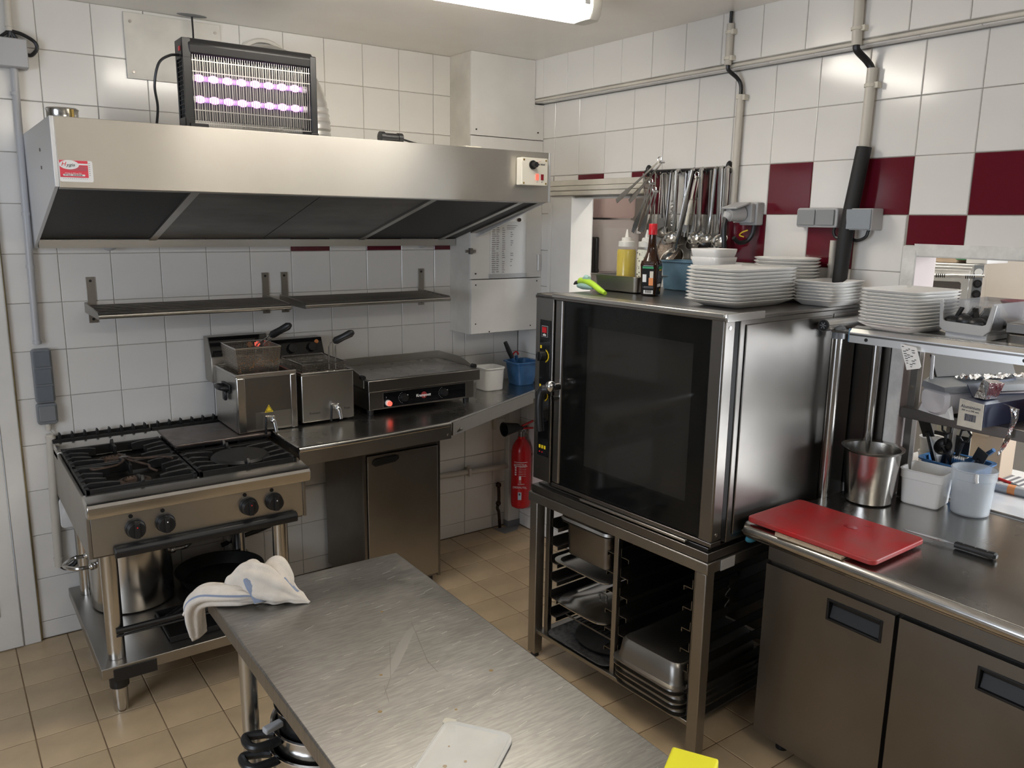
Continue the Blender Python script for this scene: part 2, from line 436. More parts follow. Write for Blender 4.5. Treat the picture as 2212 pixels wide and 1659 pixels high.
# screwed panel on the wall above the hood
pn = MB(); pn.box(.320,.713,-.0095,-.0045,2.404,2.665)
panel = tag(pn.build('access_panel', M_dirtywhite, bevel=.001), 'square off-white panel screwed to the wall under the ceiling, behind the insect killer', 'panel')
sc = MB()
for x_, z_ in ((.345,2.43),(.69,2.43),(.345,2.63),(.69,2.63)): sc.cyl((x_,-.009,z_),(x_,-.0125,z_),.006,seg=10)
sc.build('screw', M_dark, panel)

# boxed duct in the far corner
D = thing('duct_casing', 'white boxed-in duct casing filling the far corner above the worktop', 'casing', (1.90, -.2, 1.235))
m = MB(); m.box(1.900,1.912,-.198,-.001,1.235,2.679); m.build('side_panel', M_dirtywhite, D, bevel=.001)
m = MB(); m.box(1.900,2.308,-.210,-.198,2.272,2.679); m.box(2.308,2.370,-.210,-.198,2.272,2.455); m.build('front_panel', M_whitepaint, D, bevel=.001)
m = MB(); m.box(1.900,2.370,-.210,-.198,1.531,2.268); dp = m.build('access_door', M_whitepaint, D, bevel=.0015)
m = MB(); m.box(1.902,2.370,-.214,-.198,1.237,1.527); m.build('lower_panel', M_whitepaint, D, bevel=.0015)
m = MB(); m.box(1.903,2.369,-.198,-.001,1.238,1.246); m.build('bottom_board', M_dirtywhite, D)
m = MB(); m.box(2.335,2.349,-.2145,-.210,1.57,1.655); m.box(2.353,2.367,-.2145,-.210,1.57,1.655); m.cyl((2.351,-.216,1.568),(2.351,-.216,1.657),.005,seg=8); m.build('hinge', M_alu, D)
m = MB(); m.box(1.865,1.93,-.216,-.210,1.672,1.686); m.box(1.888,1.904,-.226,-.205,1.664,1.695); m.build('latch', M_dark, D, bevel=.001)
m = MB()
for x_, z_ in ((1.93,1.50),(2.34,1.51),(1.93,1.29),(2.30,1.26),(1.93,1.56),(2.02,1.243),(1.93,2.30),(2.33,2.31)): m.cyl((x_,-.2105,z_),(x_,-.2155,z_),.004,seg=8)
m.build('screw', M_black, D)
# paper lists in a clear sleeve on the duct door
Pp = thing('paper_list', 'sheets of printed lists in a clear sleeve hung on the white duct door', 'paper', (2.14, -.213, 1.54))
m = MB(); m.box(2.022,2.258,-.2135,-.2115,1.545,1.832); sheet = m.build('sheet', M_paper, Pp)
m = MB(); m.box(2.035,2.262,-.2165,-.2155,1.55,1.836); m.build('sleeve', M_clear, Pp)
m = MB(); m.box(2.016,2.262,-.219,-.212,1.532,1.556); m.build('holder_strip', M_lgrey, Pp)
m = MB(); m.cyl((2.21,-.212,1.845),(2.21,-.222,1.845),.010,seg=12); m.build('pin', M_brown, Pp)
m = MB(); rnd = random.Random(3)
for row in range(22):
    z_ = 1.80-.0112*row
    if rnd.random() > .06: m.box(2.032,2.032+rnd.uniform(.018,.03),-.2142,-.2137,z_,z_+.0042)
    if rnd.random() > .1: m.box(2.062,2.062+rnd.uniform(.012,.02),-.2142,-.2137,z_,z_+.0045)
    if rnd.random() > .05: m.box(2.100,2.100+rnd.uniform(.012,.02),-.2142,-.2137,z_-.002,z_+.002)
    if rnd.random() > .55: m.box(2.155,2.155+rnd.uniform(.01,.02),-.2142,-.2137,z_-.002,z_+.002)
for k in range(3): m.box(2.13,2.20-.01*k,-.2142,-.2137,1.812-.009*k,1.815-.009*k)
m.build('printed_rows', M_inkgrey, Pp, smooth=0, kind='stuff')

# vertical pipe boxing in the corner under the worktop, low pipe, patch of grey floor paint
m = MB(); m.box(2.285,2.368,-.045,-.001,.035,.86); B = tag(m.build('pipe_boxing', M_dirtywhite, bevel=.003), 'narrow off-white pipe boxing standing in the far corner behind the fire extinguisher', 'pipe boxing')
m = MB(); m.box(2.282,2.370,-.049,-.001,.0005,.036); m.build('painted_base', M_greypatch, B)
m = MB(); m.prism([(2.205,-.126),(2.306,-.114),(2.365,-.055),(2.29,-.05),(2.19,-.02)], .0002, .0016); tag(m.build('paint_patch', M_greypatch, smooth=0), 'patch of grey paint on the floor at the foot of the corner pipe boxing', 'paint patch')
m = MB(); m.tube([(1.30,-.028,.413),(1.86,-.028,.40),(2.284,-.028,.386)], .0165, 12)
lp = tag(m.build('low_pipe', M_conduit), 'cream horizontal pipe low on the tiled back wall beside the cabinet', 'pipe')
m = MB(); m.box(2.00,2.016,-.05,-.001,.372,.42); m.cyl((2.008,-.03,.41),(2.008,-.03,.432),.012,seg=8); m.build('clip', M_conduit, lp)
m = MB(); m.tube(spline([(2.215,-.02,.29),(2.222,-.028,.27),(2.225,-.03,.18),(2.218,-.026,.13),(2.226,-.03,.10),(2.235,-.03,.002)]), .010, 8); m.ball((2.222,-.03,.275),.018,10,6); m.ball((2.222,-.03,.16),.017,10,6)
tag(m.build('corner_hose', M_brown), 'short dark drain hose with brass joints against the corner pipe boxing', 'hose')

# ---- serving hatch frame (right wall) and jamb
h = MB(); h.box(2.340,2.376,-.290,-1.03,2.024,2.052); h.box(2.330,2.376,-.290,-1.03,1.999,2.022); h.box(2.335,2.376,-.290,-1.03,1.975,1.998)
struct(h.build('trim_3', M_cream, bevel=.003))
h = MB(); h.box(2.352,2.50,-.302,-.487,1.45,1.974); h.box(2.345,2.376,-.300,-.325,1.45,1.974); h.box(2.50,2.502,-.40,-.49,1.45,1.97); h.box(2.376,2.50,-.49,-1.02,1.96,1.974)
struct(h.build('trim_4', M_whitepaint, bevel=.002))
h = MB(); h.box(2.35,2.52,-.30,-1.03,1.43,1.452); struct(h.build('trim_5', M_whitepaint, bevel=.002))
# pass opening: rough plaster surround
p = MB(); p.box(2.362,2.50,-2.306,-2.354,.865,1.776); p.box(2.362,2.50,-2.354,-4.33,1.737,1.776); p.box(2.362,2.50,-4.30,-4.35,.865,1.776)
struct(p.build('trim_6', M_plaster, bevel=.006))
# steel sheet on the wall between oven and pass
p = MB(); p.box(2.364,2.371,-1.9,-2.304,.862,1.50); struct(p.build('trim_7', M_dark, smooth=0))
p = MB(); p.box(2.366,2.502,-2.354,-2.358,.87,1.7365); struct(p.build('trim_9', mat('shaded_mauve_reveal',(.47,.40,.385),.6), smooth=0))  # added lining, the shade of the reveal is in its mauve grey

# ================================================================== serving room behind the right wall
q = MB(); q.box(2.5,3.9,.55,.67,0,2.68); struct(q.build('wall_serving_end', M_pinkwall, smooth=0))
q = MB(); q.box(3.78,3.9,.67,-3.55,0,2.68); q.box(3.78,3.9,-5.05,-5.6,0,2.68); q.box(3.78,3.9,-3.55,-5.05,0,.95); q.box(3.78,3.9,-3.55,-5.05,2.25,2.68); struct(q.build('wall_serving_side', M_wallpaint, smooth=0))
q = MB(); q.box(2.5,2.52,.55,.12,0,2.68); q.box(3.72,3.9,-5.72,-5.6,0,2.68); q.box(2.5,3.72,-5.72,-5.6,0,.9); q.box(2.5,3.72,-5.72,-5.6,2.3,2.68)
struct(q.build('wall_serving_front', M_wallpaint, smooth=0))

# paper towel dispensers and notice on the serving-room end wall
T = thing('towel_dispenser', 'white paper towel dispenser with a black back seen through the hatch', 'dispenser', (3.42, .55, 1.52))
m = MB(); m.sq([(.175,.16,1.51),(.185,.17,1.53),(.185,.17,1.80),(.165,.12,1.855)], (3.435,.42,0), 28, 5); m.build('cover', mat('dispenser_white',(.66,.60,.585),.35), T)
m = MB(); m.box(3.225,3.27,.30,.55,1.50,1.74); m.box(3.5,3.60,.36,.55,1.505,1.54); m.build('back_plate', M_black, T, bevel=.01)
m = MB(); m.box(3.545,3.585,.243,.248,1.765,1.80); m.build('sticker', M_white, T)
T = thing('roll_dispenser', 'white upper dispenser with reddish tint above the paper towel dispenser', 'dispenser', (3.43,.55,1.86))
m = MB(); m.sq([(.155,.12,1.868),(.165,.13,1.885),(.165,.13,2.10),(.15,.11,2.13)], (3.435,.42,0), 28, 6); m.build('body', mat('dispenser_pink',(.70,.52,.49),.35), T)
m = MB(); m.box(3.262,3.285,.46,.55,1.87,2.08); m.build('side_grille', M_cream2, T)
T = thing('notice_strip', 'narrow red and white notice strip hung left of the dispensers', 'notice', (3.235,.54,1.72))
m = MB(); m.box(3.215,3.257,.535,.549,1.885,1.99); m.box(3.213,3.255,.535,.549,1.725,1.80); m.build('red_part', M_redink, T)
m = MB(); m.box(3.214,3.256,.536,.549,1.80,1.885); m.build('white_part', M_paper, T)
m = MB()
for k in range(6): m.box(3.22,3.25-.004*(k%3),.5345,.536,1.808+.012*k,1.812+.012*k)
m.build('print', M_inkgrey, T, smooth=0)

# ================================================================== hood
H = thing('extractor_hood', 'large stainless wall hood with black grease filters over the range', 'hood', (.93, -.4, 1.70))
xa, xb, yf, zt, zb, zk = -.083, 1.945, -.82, 2.148, 1.930, 1.705
def sidepts(): return [(-.002,zk),(-.035,zk),(-.06,1.722),(yf+.02,zb-.002),(yf,zb-.002),(yf,zt),(-.002,zt)]
m = MB(); m.prism(sidepts(), xa, xa+.012, 'x'); m.build('end_panel', M_hoodside_daylit, H, bevel=.001)
m = MB(); m.prism([(-.214,1.752),(yf+.02,zb-.002),(yf,zb-.002),(yf,zt),(-.214,zt)], xb-.012, xb, 'x'); m.build('end_panel', M_hoodside_daylit, H, bevel=.001)
xc = 1.896   # the back of the hood stops at the duct casing
m = MB(); m.box(xa+.0125,xb-.0125,yf,yf+.012,zb-.004,zt); m.box(xa+.0125,xb-.0125,yf+.012,yf+.03,zb-.004,zb+.008); m.build('front_panel', M_hoodsteel, H, bevel=.0012)
m = MB(); m.box(xa+.0125,xb-.0125,yf+.0125,-.214,zt-.012,zt-.001); m.box(xa+.0125,xc,-.214,-.002,zt-.012,zt-.001); m.build('top_panel', M_steel, H)
m = MB(); m.box(xa+.0125,xc,-.06,-.003,zk,zk+.006); m.box(xa+.0125,xc,-.066,-.058,zk,zk+.034); m.build('drip_gutter', M_steel, H)
for x_ in (.19, 1.70):
    m = MB(); m.ball((x_,-.045,zk+.002),.028,14,8,(1,.5,.55)); m.build('drip_cup', M_lgrey, H)
# sloping plane of the filters
def fz(y): return 1.735+(1.926-1.735)*((-.06-y)/.74)
def slab(mb, x0, x1, y0, y1, t0, t1):
    mb.loft([[(x0,y0,fz(y0)+t0),(x1,y0,fz(y0)+t0),(x1,y1,fz(y1)+t0),(x0,y1,fz(y1)+t0)],[(x0,y0,fz(y0)+t1),(x1,y0,fz(y0)+t1),(x1,y1,fz(y1)+t1),(x0,y1,fz(y1)+t1)]])
ya, yb = -.79, -.065
fx = [(-.068, .343, M_filter), (.375, .838, M_filterpanel), (.842, 1.325, M_filterpanel), (1.355, 1.785, M_filter), (1.815, 1.894, M_filter)]
for x0_, x1_, mm in fx:
    m = MB(); slab(m, x0_, x1_, ya, yb, .006, .020); m.build('filter', mm, H, smooth=0)
for x0_, x1_ in ((.344,.374),(1.326,1.354),(1.786,1.814)):
    m = MB(); slab(m, x0_, x1_, ya, yb, -.002, .024); m.build('divider', M_steel, H, smooth=0)
m = MB(); slab(m, xa+.013, xb-.013, ya-.012, ya-.001, -.002, .024); m.build('front_rail', M_steel, H, smooth=0)
m = MB(); slab(m, 1.895, 1.931, ya, -.216, -.002, .022); m.build('end_filler', M_cab, H, smooth=0)
m = MB(); m.cyl((-.0835,-.52,2.06),(-.086,-.52,2.06),.006,seg=8); m.cyl((-.0835,-.52,2.0),(-.086,-.52,2.0),.006,seg=8); m.build('screw', M_dark, H)
# sticker on the hood
K = thing('hygiene_sticker', 'red and white hygiene check sticker at the left end of the hood front', 'sticker', (-.02,-.8215,1.945))
m = MB(); m.prism(rrect(-.068,.030,1.945,2.013,.006), -.8212, -.8200, 'y'); m.build('backing', M_paper, K)
m = MB(); m.box(-.066,.016,-.8220,-.8212,1.959,2.0125); m.build('red_field', M_redink, K)
m = MB(); m.prism([(-.0385+.0285*math.cos(2*PI*k/28), 1.9985+.0145*math.sin(2*PI*k/28)) for k in range(28)], -.8228, -.8220, 'y'); m.box(-.012,.016,-.8226,-.8220,1.9985,2.0035); m.build('white_oval', M_paper, K)
text('H', .019, M_redbright, K, (-.055,-.823,2.000), ROT_FRONT, shear=.3)
text('ygis', .0145, M_ink, K, (-.0345,-.823,1.998), ROT_FRONT, shear=.3, sx=1.15)
text('Prenez du 90% au 99%', .0052, M_white, K, (-.028,-.823,1.972), ROT_FRONT)
text('N° Vert   00 00 00 00', .0052, M_ink, K, (-.028,-.8238,1.9663), ROT_FRONT, sx=1.1)
m = MB(); m.prism(rrect(-.058,.006,1.9635,1.9690,.0025), -.8232, -.8220, 'y'); m.build('number_band', M_white, K)
m = MB()
for k in range(12): m.box(-.058+.0062*k,-.0555+.0062*k,-.8220,-.8213,1.9545,1.9557)
for k in range(7): m.box(.0185,.0225,-.8220,-.8213,2.004-.0062*k,2.0053-.0062*k)
for k in range(4): m.box(-.03-.004*k,.012,-.8226,-.8220,1.9925-.0036*k,1.9935-.0036*k)
m.build('print', M_inkgrey, K, smooth=0)
# fan control box on the hood
K = thing('fan_controller', 'cream fan control box with knob and two red switches on the hood front', 'control box', (1.822,-.822,1.995))
m = MB(); m.prism(rrect(1.748,1.896,1.997,2.118,.006), -.862, -.8212, 'y'); m.build('case', mat('cream_plastic',(.74,.71,.62),.4), K, bevel=.003)
m = MB(); m.cyl((1.808,-.862,2.087),(1.808,-.868,2.087),.020,seg=18); m.cyl((1.808,-.866,2.087),(1.808,-.892,2.087),.014,.012,14); m.build('knob', M_black, K)
m = MB(); m.box(1.826,1.842,-.8655,-.862,2.022,2.048); m.build('switch', M_redlamp, K, bevel=.001)
m = MB(); m.box(1.855,1.870,-.8655,-.862,2.022,2.048); m.build('switch', mat('dark_red_switch',(.25,.01,.02),.25), K, bevel=.001)
m = MB()
for x_, z_ in ((1.760,2.108),(1.884,2.108),(1.760,2.007),(1.884,2.007)): m.cyl((x_,-.862,z_),(x_,-.8635,z_),.0045,seg=8)
m.build('screw', M_brass, K)
text('ALVENE', .011, M_ink, K, (1.858,-.8627,2.090), ROT_FRONT, shear=.2)
m = MB(); m.prism([(1.838,2.099),(1.856,2.108),(1.842,2.100)], -.8630,-.862,'y'); m.build('red_flash', M_redbright, K)
text('I', .008, M_ink, K, (1.834,-.8627,2.013), ROT_FRONT); text('O', .008, M_ink, K, (1.862,-.8627,2.013), ROT_FRONT)
# things on the hood
T = thing('metal_ring', 'short tin duct collar standing on the hood at its left end', 'duct collar', (-.008,-.55,2.149))
m = MB(); m.lathe([(.050,2.149),(.052,2.155),(.050,2.160),(.050,2.192),(.053,2.197),(.050,2.201),(.047,2.201),(.047,2.152)], (-.008,-.55,0), 28, False, False); m.build('band', M_shine, T)
m = MB(); m.box(.013,.021,-.604,-.597,2.156,2.195); m.build('seam', M_brass, T)
T = thing('cable_gland_fitting', 'black connector lying on top of the hood with its cable', 'connector', (1.17,-.74,2.149))
m = MB(); m.cyl((1.125,-.74,2.168),(1.205,-.74,2.168),.019,seg=14); m.cyl((1.115,-.74,2.168),(1.133,-.74,2.168),.024,seg=14); m.cyl((1.195,-.74,2.168),(1.215,-.74,2.168),.022,seg=14); m.build('plug', M_black, T)
m = MB(); m.tube(spline([(1.213,-.74,2.168),(1.26,-.73,2.160),(1.34,-.68,2.155),(1.45,-.6,2.153)]), .004, 6); m.build('cable', M_black, T)
m = MB(); m.box(1.55,1.635,-.71,-.65,2.1485,2.164); tag(m.build('loose_junction_lid', M_cream, bevel=.003), 'flat cream junction box lid lying on the hood in front of the duct casing', 'box')  # loose lid of a junction box
# flexible duct from hood to the wall collar
T = thing('flexible_duct', 'aluminium flexible duct running from the hood into the wall behind the insect killer', 'duct', (.89,-.25,2.149))
path = spline([(.975,-.30,2.15),(.972,-.30,2.26),(.955,-.27,2.37),(.92,-.16,2.46),(.90,-.02,2.50)], 14)
rads = [.108+.0025*math.sin(i*2.2) for i in range(len(path))]
m = MB(); m.tube(path, rads, 28, False); m.build('hose', M_alu, T)
m = MB(); m.lathe([(.115,0),(.135,0),(.135,.022),(.128,.03),(.115,.03)], (.90,-.001,2.50), 32, False, False, Matrix.Rotation(R(90),3,'X')); m.build('wall_collar', M_dirtywhite, T)
# insect killer
Z = thing('insect_killer', 'black electric insect killer with glowing purple tubes standing on the hood', 'insect killer', (.595,-.72,2.149))
zx0, zx1, zz0, zz1, zy0, zy1 = .350, .838, 2.150, 2.452, -.775, -.665
m = MB(); m.prism([(zy0+.008,zz1-.055),(zy0+.004,zz1-.02),(zy0+.022,zz1),(zy1-.022,zz1),(zy1-.004,zz1-.02),(zy1-.008,zz1-.055)], zx0+.02, zx1-.01, 'x'); m.build('top_housing', M_black, Z, bevel=.006)
m = MB()
m.box(zx0,zx0+.030,zy0+.008,zy0+.02,zz0,zz1-.02); m.box(zx0,zx0+.030,zy1-.02,zy1-.008,zz0,zz1-.02); m.box(zx0,zx0+.030,zy0+.008,zy1-.008,zz1-.07,zz1-.004)
m.box(zx0,zx0+.030,zy0+.008,zy1-.008,zz0,zz0+.035)
for k in range(12): m.box(zx0+.002,zx0+.02,zy0+.012,zy1-.012,zz0+.045+.016*k,zz0+.049+.016*k)
for k in range(3): m.box(zx0+.004,zx0+.018,zy0+.03+.02*k,zy0+.035+.02*k,zz0+.03,zz1-.05)
m.box(zx0+.026,zx0+.03,zy0+.012,zy1-.012,zz0+.03,zz1-.05); m.build('end_cap', M_black, Z, bevel=.003)
m = MB(); m.box(zx1-.026,zx1,zy0+.004,zy1-.004,zz0+.004,zz1-.012); m.build('end_cap', M_black, Z, bevel=.004)
m = MB(); m.box(zx0+.012,zx0+.075,zy0,zy1,zz0-.001,zz0+.014); m.box(zx1-.03,zx1,zy0,zy1,zz0-.001,zz0+.010); m.build('foot', M_black, Z, bevel=.002)
m = MB()
for y_ in (zy0+.010, zy1-.010):
    n = 52
    for k in range(n):
        x_ = zx0+.034+(zx1-zx0-.064)*k/(n-1); m.box(x_-.0008,x_+.0008,y_-.0008,y_+.0008,zz0+.014,zz1-.056)
    for z_ in (zz0+.016, zz0+.06, zz0+.19, zz1-.075): m.box(zx0+.03,zx1-.026,y_-.0018,y_+.0018,z_-.0015,z_+.0015)
m.build('wire_guard', M_steel, Z, smooth=0, kind='stuff')
m = MB()
for k in range(34):
    x_ = zx0+.04+(zx1-zx0-.075)*k/33; m.box(x_-.0008,x_+.0008,zy0+.036,zy0+.0375,zz0+.03,zz1-.06)
m.build('high_voltage_grid', M_steel, Z, smooth=0, kind='stuff')
m = MB(); m.box(zx0+.03,zx1-.026,zy0+.054,zy0+.057,zz0+.03,zz1-.05); m.build('reflector', mat('killer_back',(.035,.034,.036),.5), Z, smooth=0)
for z_ in (2.322, 2.250):
    m = MB(); m.cyl((zx0+.045,zy0+.046,z_),(zx1-.045,zy0+.046,z_),.0085,seg=12); tb = m.build('tube', M_uv, Z)
    for k in range(8):
        m = MB(); m.ball((zx0+.06+.0505*k,zy0+.040,z_),.0135,12,7,(1.45,.6,1)); m.build('bright_spot', M_uvcore, tb)
    m = MB(); m.cyl((zx1-.046,zy0+.046,z_),(zx1-.028,zy0+.046,z_),.012,seg=10); m.cyl((zx0+.03,zy0+.046,z_),(zx0+.046,zy0+.046,z_),.012,seg=10); m.build('tube_socket', M_wplastic, Z)
m = MB(); m.box(zx0-.002,zx0+.002,zy0+.03,zy0+.05,zz1-.045,zz1-.03); m.build('power_switch', M_redbright, Z)
m = MB(); m.tube(spline([(zx0+.004,-.72,2.395),(zx0-.03,-.72,2.39),(zx0-.068,-.72,2.36),(zx0-.082,-.70,2.29),(zx0-.07,-.67,2.22),(zx0-.072,-.64,2.152)]), .0045, 8); m.build('power_cord', M_black, Z)
m = MB(); m.tube(spline([(.585,-.05,2.679),(.586,-.05,2.62),(.588,-.055,2.50),(.59,-.2,2.38),(.59,-.64,2.30)]), .004, 8); tag(m.build('ceiling_cable', M_black), 'black cable coming down from a hole in the ceiling to the insect killer', 'cable')
m = MB(); m.ball((.585,-.05,2.680),.05,14,5,(1.3,.6,.12)); tag(m.build('ceiling_hole_filler', M_greypatch), 'dark smear of filler round the cable hole in the ceiling', 'filler')

# ================================================================== ceiling lamp (and two unseen copies added for light)
def lamp(loc, label, yaw=R(-4)):
    L = thing('strip_light', label, 'lamp', loc, yaw, 'fluorescent strip lights')
    m = MB(); m.prism(rrect(-.60,.60,-.042,.042,.02), .0405, .0795); m.box(-.5,-.46,-.02,.02,.079,.0805); m.build('base', M_lampbody, L, local=True, bevel=.004)
    m = MB(); m.sq([(.585,.048,-.028),(.612,.060,-.010),(.622,.066,.015),(.622,.066,.040)], (0,0,0), 48, 10); m.build('diffuser', M_lamp, L, local=True)
    for s_ in (-1,1):
        m = MB(); m.sq([(.028,.050,-.030),(.032,.062,-.012),(.032,.069,.018),(.032,.069,.042)], (.606*s_,0,0), 28, 4); m.build('end_cover', M_lampend, L, local=True)
    for x_ in (-.5,0,.555):
        for s_ in (-1,1):
            m = MB(); m.box(x_-.012,x_+.012,s_*.066,s_*.078,.012,.055); m.build('clip', M_lgrey, L, local=True, bevel=.002)
    return L
lamp((1.045,-1.345,2.60), 'white fluorescent strip light on the ceiling above the steel table')
lamp((.6,-4.3,2.60), 'added unseen strip light on the ceiling behind the viewpoint', 0)  # unseen lamp added behind the camera for more light
lamp((3.15,-1.62,2.60), 'added unseen strip light brightening the serving room beyond the pass', R(90))  # unseen lamp, put in to light the serving room from above

# ================================================================== conduits and switches on the back wall, left
C1 = thing('junction_box', 'grey-white junction box on the back wall at the upper left with black cables', 'junction box', (-.09,-.03,2.39))
m = MB(); m.box(-.145,-.041,-.050,-.001,2.394,2.502); m.build('case', M_lgrey, C1, bevel=.004)
m = MB(); m.box(-.143,-.043,-.055,-.050,2.397,2.499); m.build('lid', M_gconduit, C1, bevel=.002)
m = MB(); m.tube(spline([(-.085,-.025,2.53),(-.05,-.025,2.522),(-.012,-.025,2.50),(-.006,-.025,2.475),(-.025,-.025,2.450),(-.042,-.025,2.448)]), .007, 8); m.build('cable', M_black, C1)
m = MB()
for x_ in (-.13,-.10,-.085,-.07): m.tube(spline([(-.092,-.022,2.535),(-.5*.09+.5*x_,-.022,2.518),(x_,-.022,2.502)]), .006, 8)
m.build('cable', M_black, C1)
m = MB(); m.cyl((-.092,-.02,2.53),(-.090,-.02,2.68),.013,seg=14); m.cyl((-.092,-.02,2.545),(-.092,-.02,2.56),.016,seg=14); tag(m.build('conduit', M_conduit), 'cream conduit running up from the junction box to the ceiling', 'conduit')
m = MB(); m.tube([(-.090,-.02,2.394),(-.100,-.02,1.9),(-.108,-.02,1.312)], .0135, 14); cd = tag(m.build('conduit', M_gconduit), 'long grey conduit between the junction box and the grey switches, left of the hood', 'conduit')
m = MB()
for z_ in (2.30,1.84,1.63,1.32): m.cyl((-.104+.012*(z_-1.6),-.02,z_-.006),(-.104+.012*(z_-1.6),-.02,z_+.006),.0165,seg=14)
m.build('clip', M_gconduit, cd)
C2_ = thing('switch_block', 'tall grey surface block of three switches on the tiled wall left of the range', 'switch', (-.097,-.001,1.06))
m = MB(); m.prism(rrect(-.135,-.062,1.063,1.292,.014), -.036, -.001, 'y'); m.build('housing', M_greyplastic, C2_, bevel=.004)
for k in range(3):
    m = MB(); m.prism(rrect(-.129,-.069,1.072+.0735*k,1.136+.0735*k,.004), -.045, -.036, 'y'); m.build('rocker', mat('switch_grey%d'%k,(.155,.175,.20),.35), C2_, bevel=.002)
C3_ = thing('socket_box', 'grey flap-lidded socket box just below the three-switch block', 'socket', (-.097,-.001,.97))
m = MB(); m.prism(rrect(-.136,-.060,.972,1.061,.012), -.036, -.001, 'y'); m.build('housing', M_greyplastic, C3_, bevel=.004)
m = MB(); m.prism(rrect(-.129,-.067,.986,1.052,.006), -.046, -.036, 'y'); m.build('flap', M_greyplastic, C3_, bevel=.003)
m = MB(); m.cyl((-.098,-.02,.945),(-.098,-.02,.972),.011,seg=12); m.build('cable_gland', M_conduit, C3_)
m = MB(); m.tube(spline([(-.098,-.02,.948),(-.086,-.02,.925),(-.094,-.02,.905),(-.094,-.02,.88)]), .0035, 8); m.build('wire', M_conduit, C3_)
m = MB(); m.tube([(-.094,-.02,.925),(-.105,-.02,.66),(-.112,-.02,.33)], .017, 14); cd = tag(m.build('conduit', M_conduit), 'wide cream conduit going down the wall beside the left side of the range', 'conduit')
m = MB(); m.cyl((-.094,-.02,.905),(-.094,-.02,.915),.020,seg=12); m.cyl((-.111,-.02,.36),(-.111,-.02,.372),.020,seg=12); m.build('clip', M_conduit, cd)
m = MB(); m.tube(spline([(-.112,-.02,.34),(-.085,-.02,.315),(-.05,-.02,.33),(-.035,-.02,.36)]), .010, 8); tag(m.build('black_hose', M_black), 'black hose end curling under the conduit behind the left of the range', 'hose')
So = thing('round_socket', 'round white wall socket half hidden behind the left side of the range', 'socket', (-.06,-.001,.56))
m = MB(); m.prism(rrect(-.09,-.01,.50,.64,.02), -.03, -.001, 'y'); m.build('plate', M_wplastic, So, bevel=.004)
m = MB(); m.cyl((-.045,-.03,.575),(-.045,-.06,.575),.032,.028,18); m.build('plug', M_wplastic, So)

# ================================================================== conduits, sockets on the right wall
def onwall(m_, xo=0): return m_
m = MB(); m.cyl((2.293,-1.528,2.474),(2.293,-1.528,2.632),.0145,seg=14); cd = tag(m.build('conduit', M_conduit), 'short cream conduit on the tiled beam, left of the two ceiling pipes', 'conduit')
m = MB()
for z_ in (2.50,2.60): m.cyl((2.293,-1.528,z_-.005),(2.293,-1.528,z_+.005),.018,seg=14); m.box(2.285,2.309,-1.552,-1.540,z_-.009,z_+.009)
m.build('clip', M_cream2, cd)
m = MB(); m.tube(spline([(2.294,-1.527,2.476),(2.300,-1.528,2.455),(2.338,-1.545,2.425),(2.350,-1.555,2.395),(2.350,-1.556,2.34)]), .008, 8); cb_ = tag(m.build('cable', M_black), 'black cable bending under the tiled beam into the left wall conduit', 'cable')
m = MB(); m.cyl((2.296,-1.527,2.633),(2.296,-1.527,2.679),.007,seg=8); m.build('cable_end', M_black, cb_)
m = MB(); m.cyl((2.350,-1.552,1.915),(2.350,-1.556,2.362),.0145,seg=14); cd = tag(m.build('conduit', M_conduit), 'long cream conduit down the right wall to the socket beside the utensil rail', 'conduit')
m = MB(); m.cyl((2.350,-1.556,2.345),(2.350,-1.556,2.362),.018,seg=14); m.box(2.342,2.368,-1.583,-1.570,2.34,2.36); m.build('clip', M_cream2, cd)
m = MB(); m.cyl((2.290,-2.100,2.462),(2.290,-2.094,2.679),.0175,seg=14); cd = tag(m.build('conduit', M_conduit), 'thick cream conduit on the tiled beam, right of the two ceiling pipes', 'conduit')
m = MB()
for z_ in (2.517,2.62): m.cyl((2.290,-2.098,z_-.005),(2.290,-2.098,z_+.005),.022,seg=14); m.box(2.285,2.309,-2.128,-2.112,z_-.009,z_+.009)
m.build('clip', M_cream2, cd)
m = MB(); m.tube(spline([(2.291,-2.099,2.466),(2.296,-2.101,2.445),(2.335,-2.120,2.41),(2.349,-2.132,2.38),(2.349,-2.133,2.33)]), .0125, 10); tag(m.build('cable', M_black), 'thick black cable bending under the tiled beam into the right wall conduit', 'cable')
m = MB(); m.cyl((2.349,-2.129,2.10),(2.349,-2.133,2.388),.018,seg=14); cd = tag(m.build('conduit', M_conduit), 'thick cream conduit on the right wall above the black foam sleeve', 'conduit')
m = MB(); m.cyl((2.349,-2.1325,2.324),(2.349,-2.1325,2.336),.022,seg=14); m.box(2.342,2.368,-2.163,-2.146,2.32,2.34); m.build('clip', M_cream2, cd)
m = MB(); m.tube([(2.335,-2.139,2.118),(2.325,-2.128,1.98),(2.318,-2.110,1.82),(2.318,-2.10,1.60)], [.026,.027,.027,.026], 18); tag(m.build('foam_sleeve', M_rubber), 'black foam sleeve slanting down the right wall between the grey boxes', 'pipe sleeve')
m = MB(); m.cyl((2.352,-2.040,1.60),(2.352,-2.040,1.785),.012,seg=12); m.cyl((2.352,-2.04,1.690),(2.352,-2.04,1.697),.015,seg=12); tag(m.build('conduit', M_conduit), 'short cream conduit end beside the black foam sleeve under the double switch', 'conduit')
K = thing('plug_socket', 'grey surface socket with lifted flap and a plugged-in grey plug', 'socket', (2.371,-1.66,1.83))
m = MB(); m.box(2.325,2.370,-1.612,-1.700,1.836,1.928); m.build('housing', M_lgrey, K, bevel=.005)
m = MB(); m.box(2.300,2.324,-1.600,-1.692,1.845,1.922); m.build('front_cover', M_lgrey, K, bevel=.004)
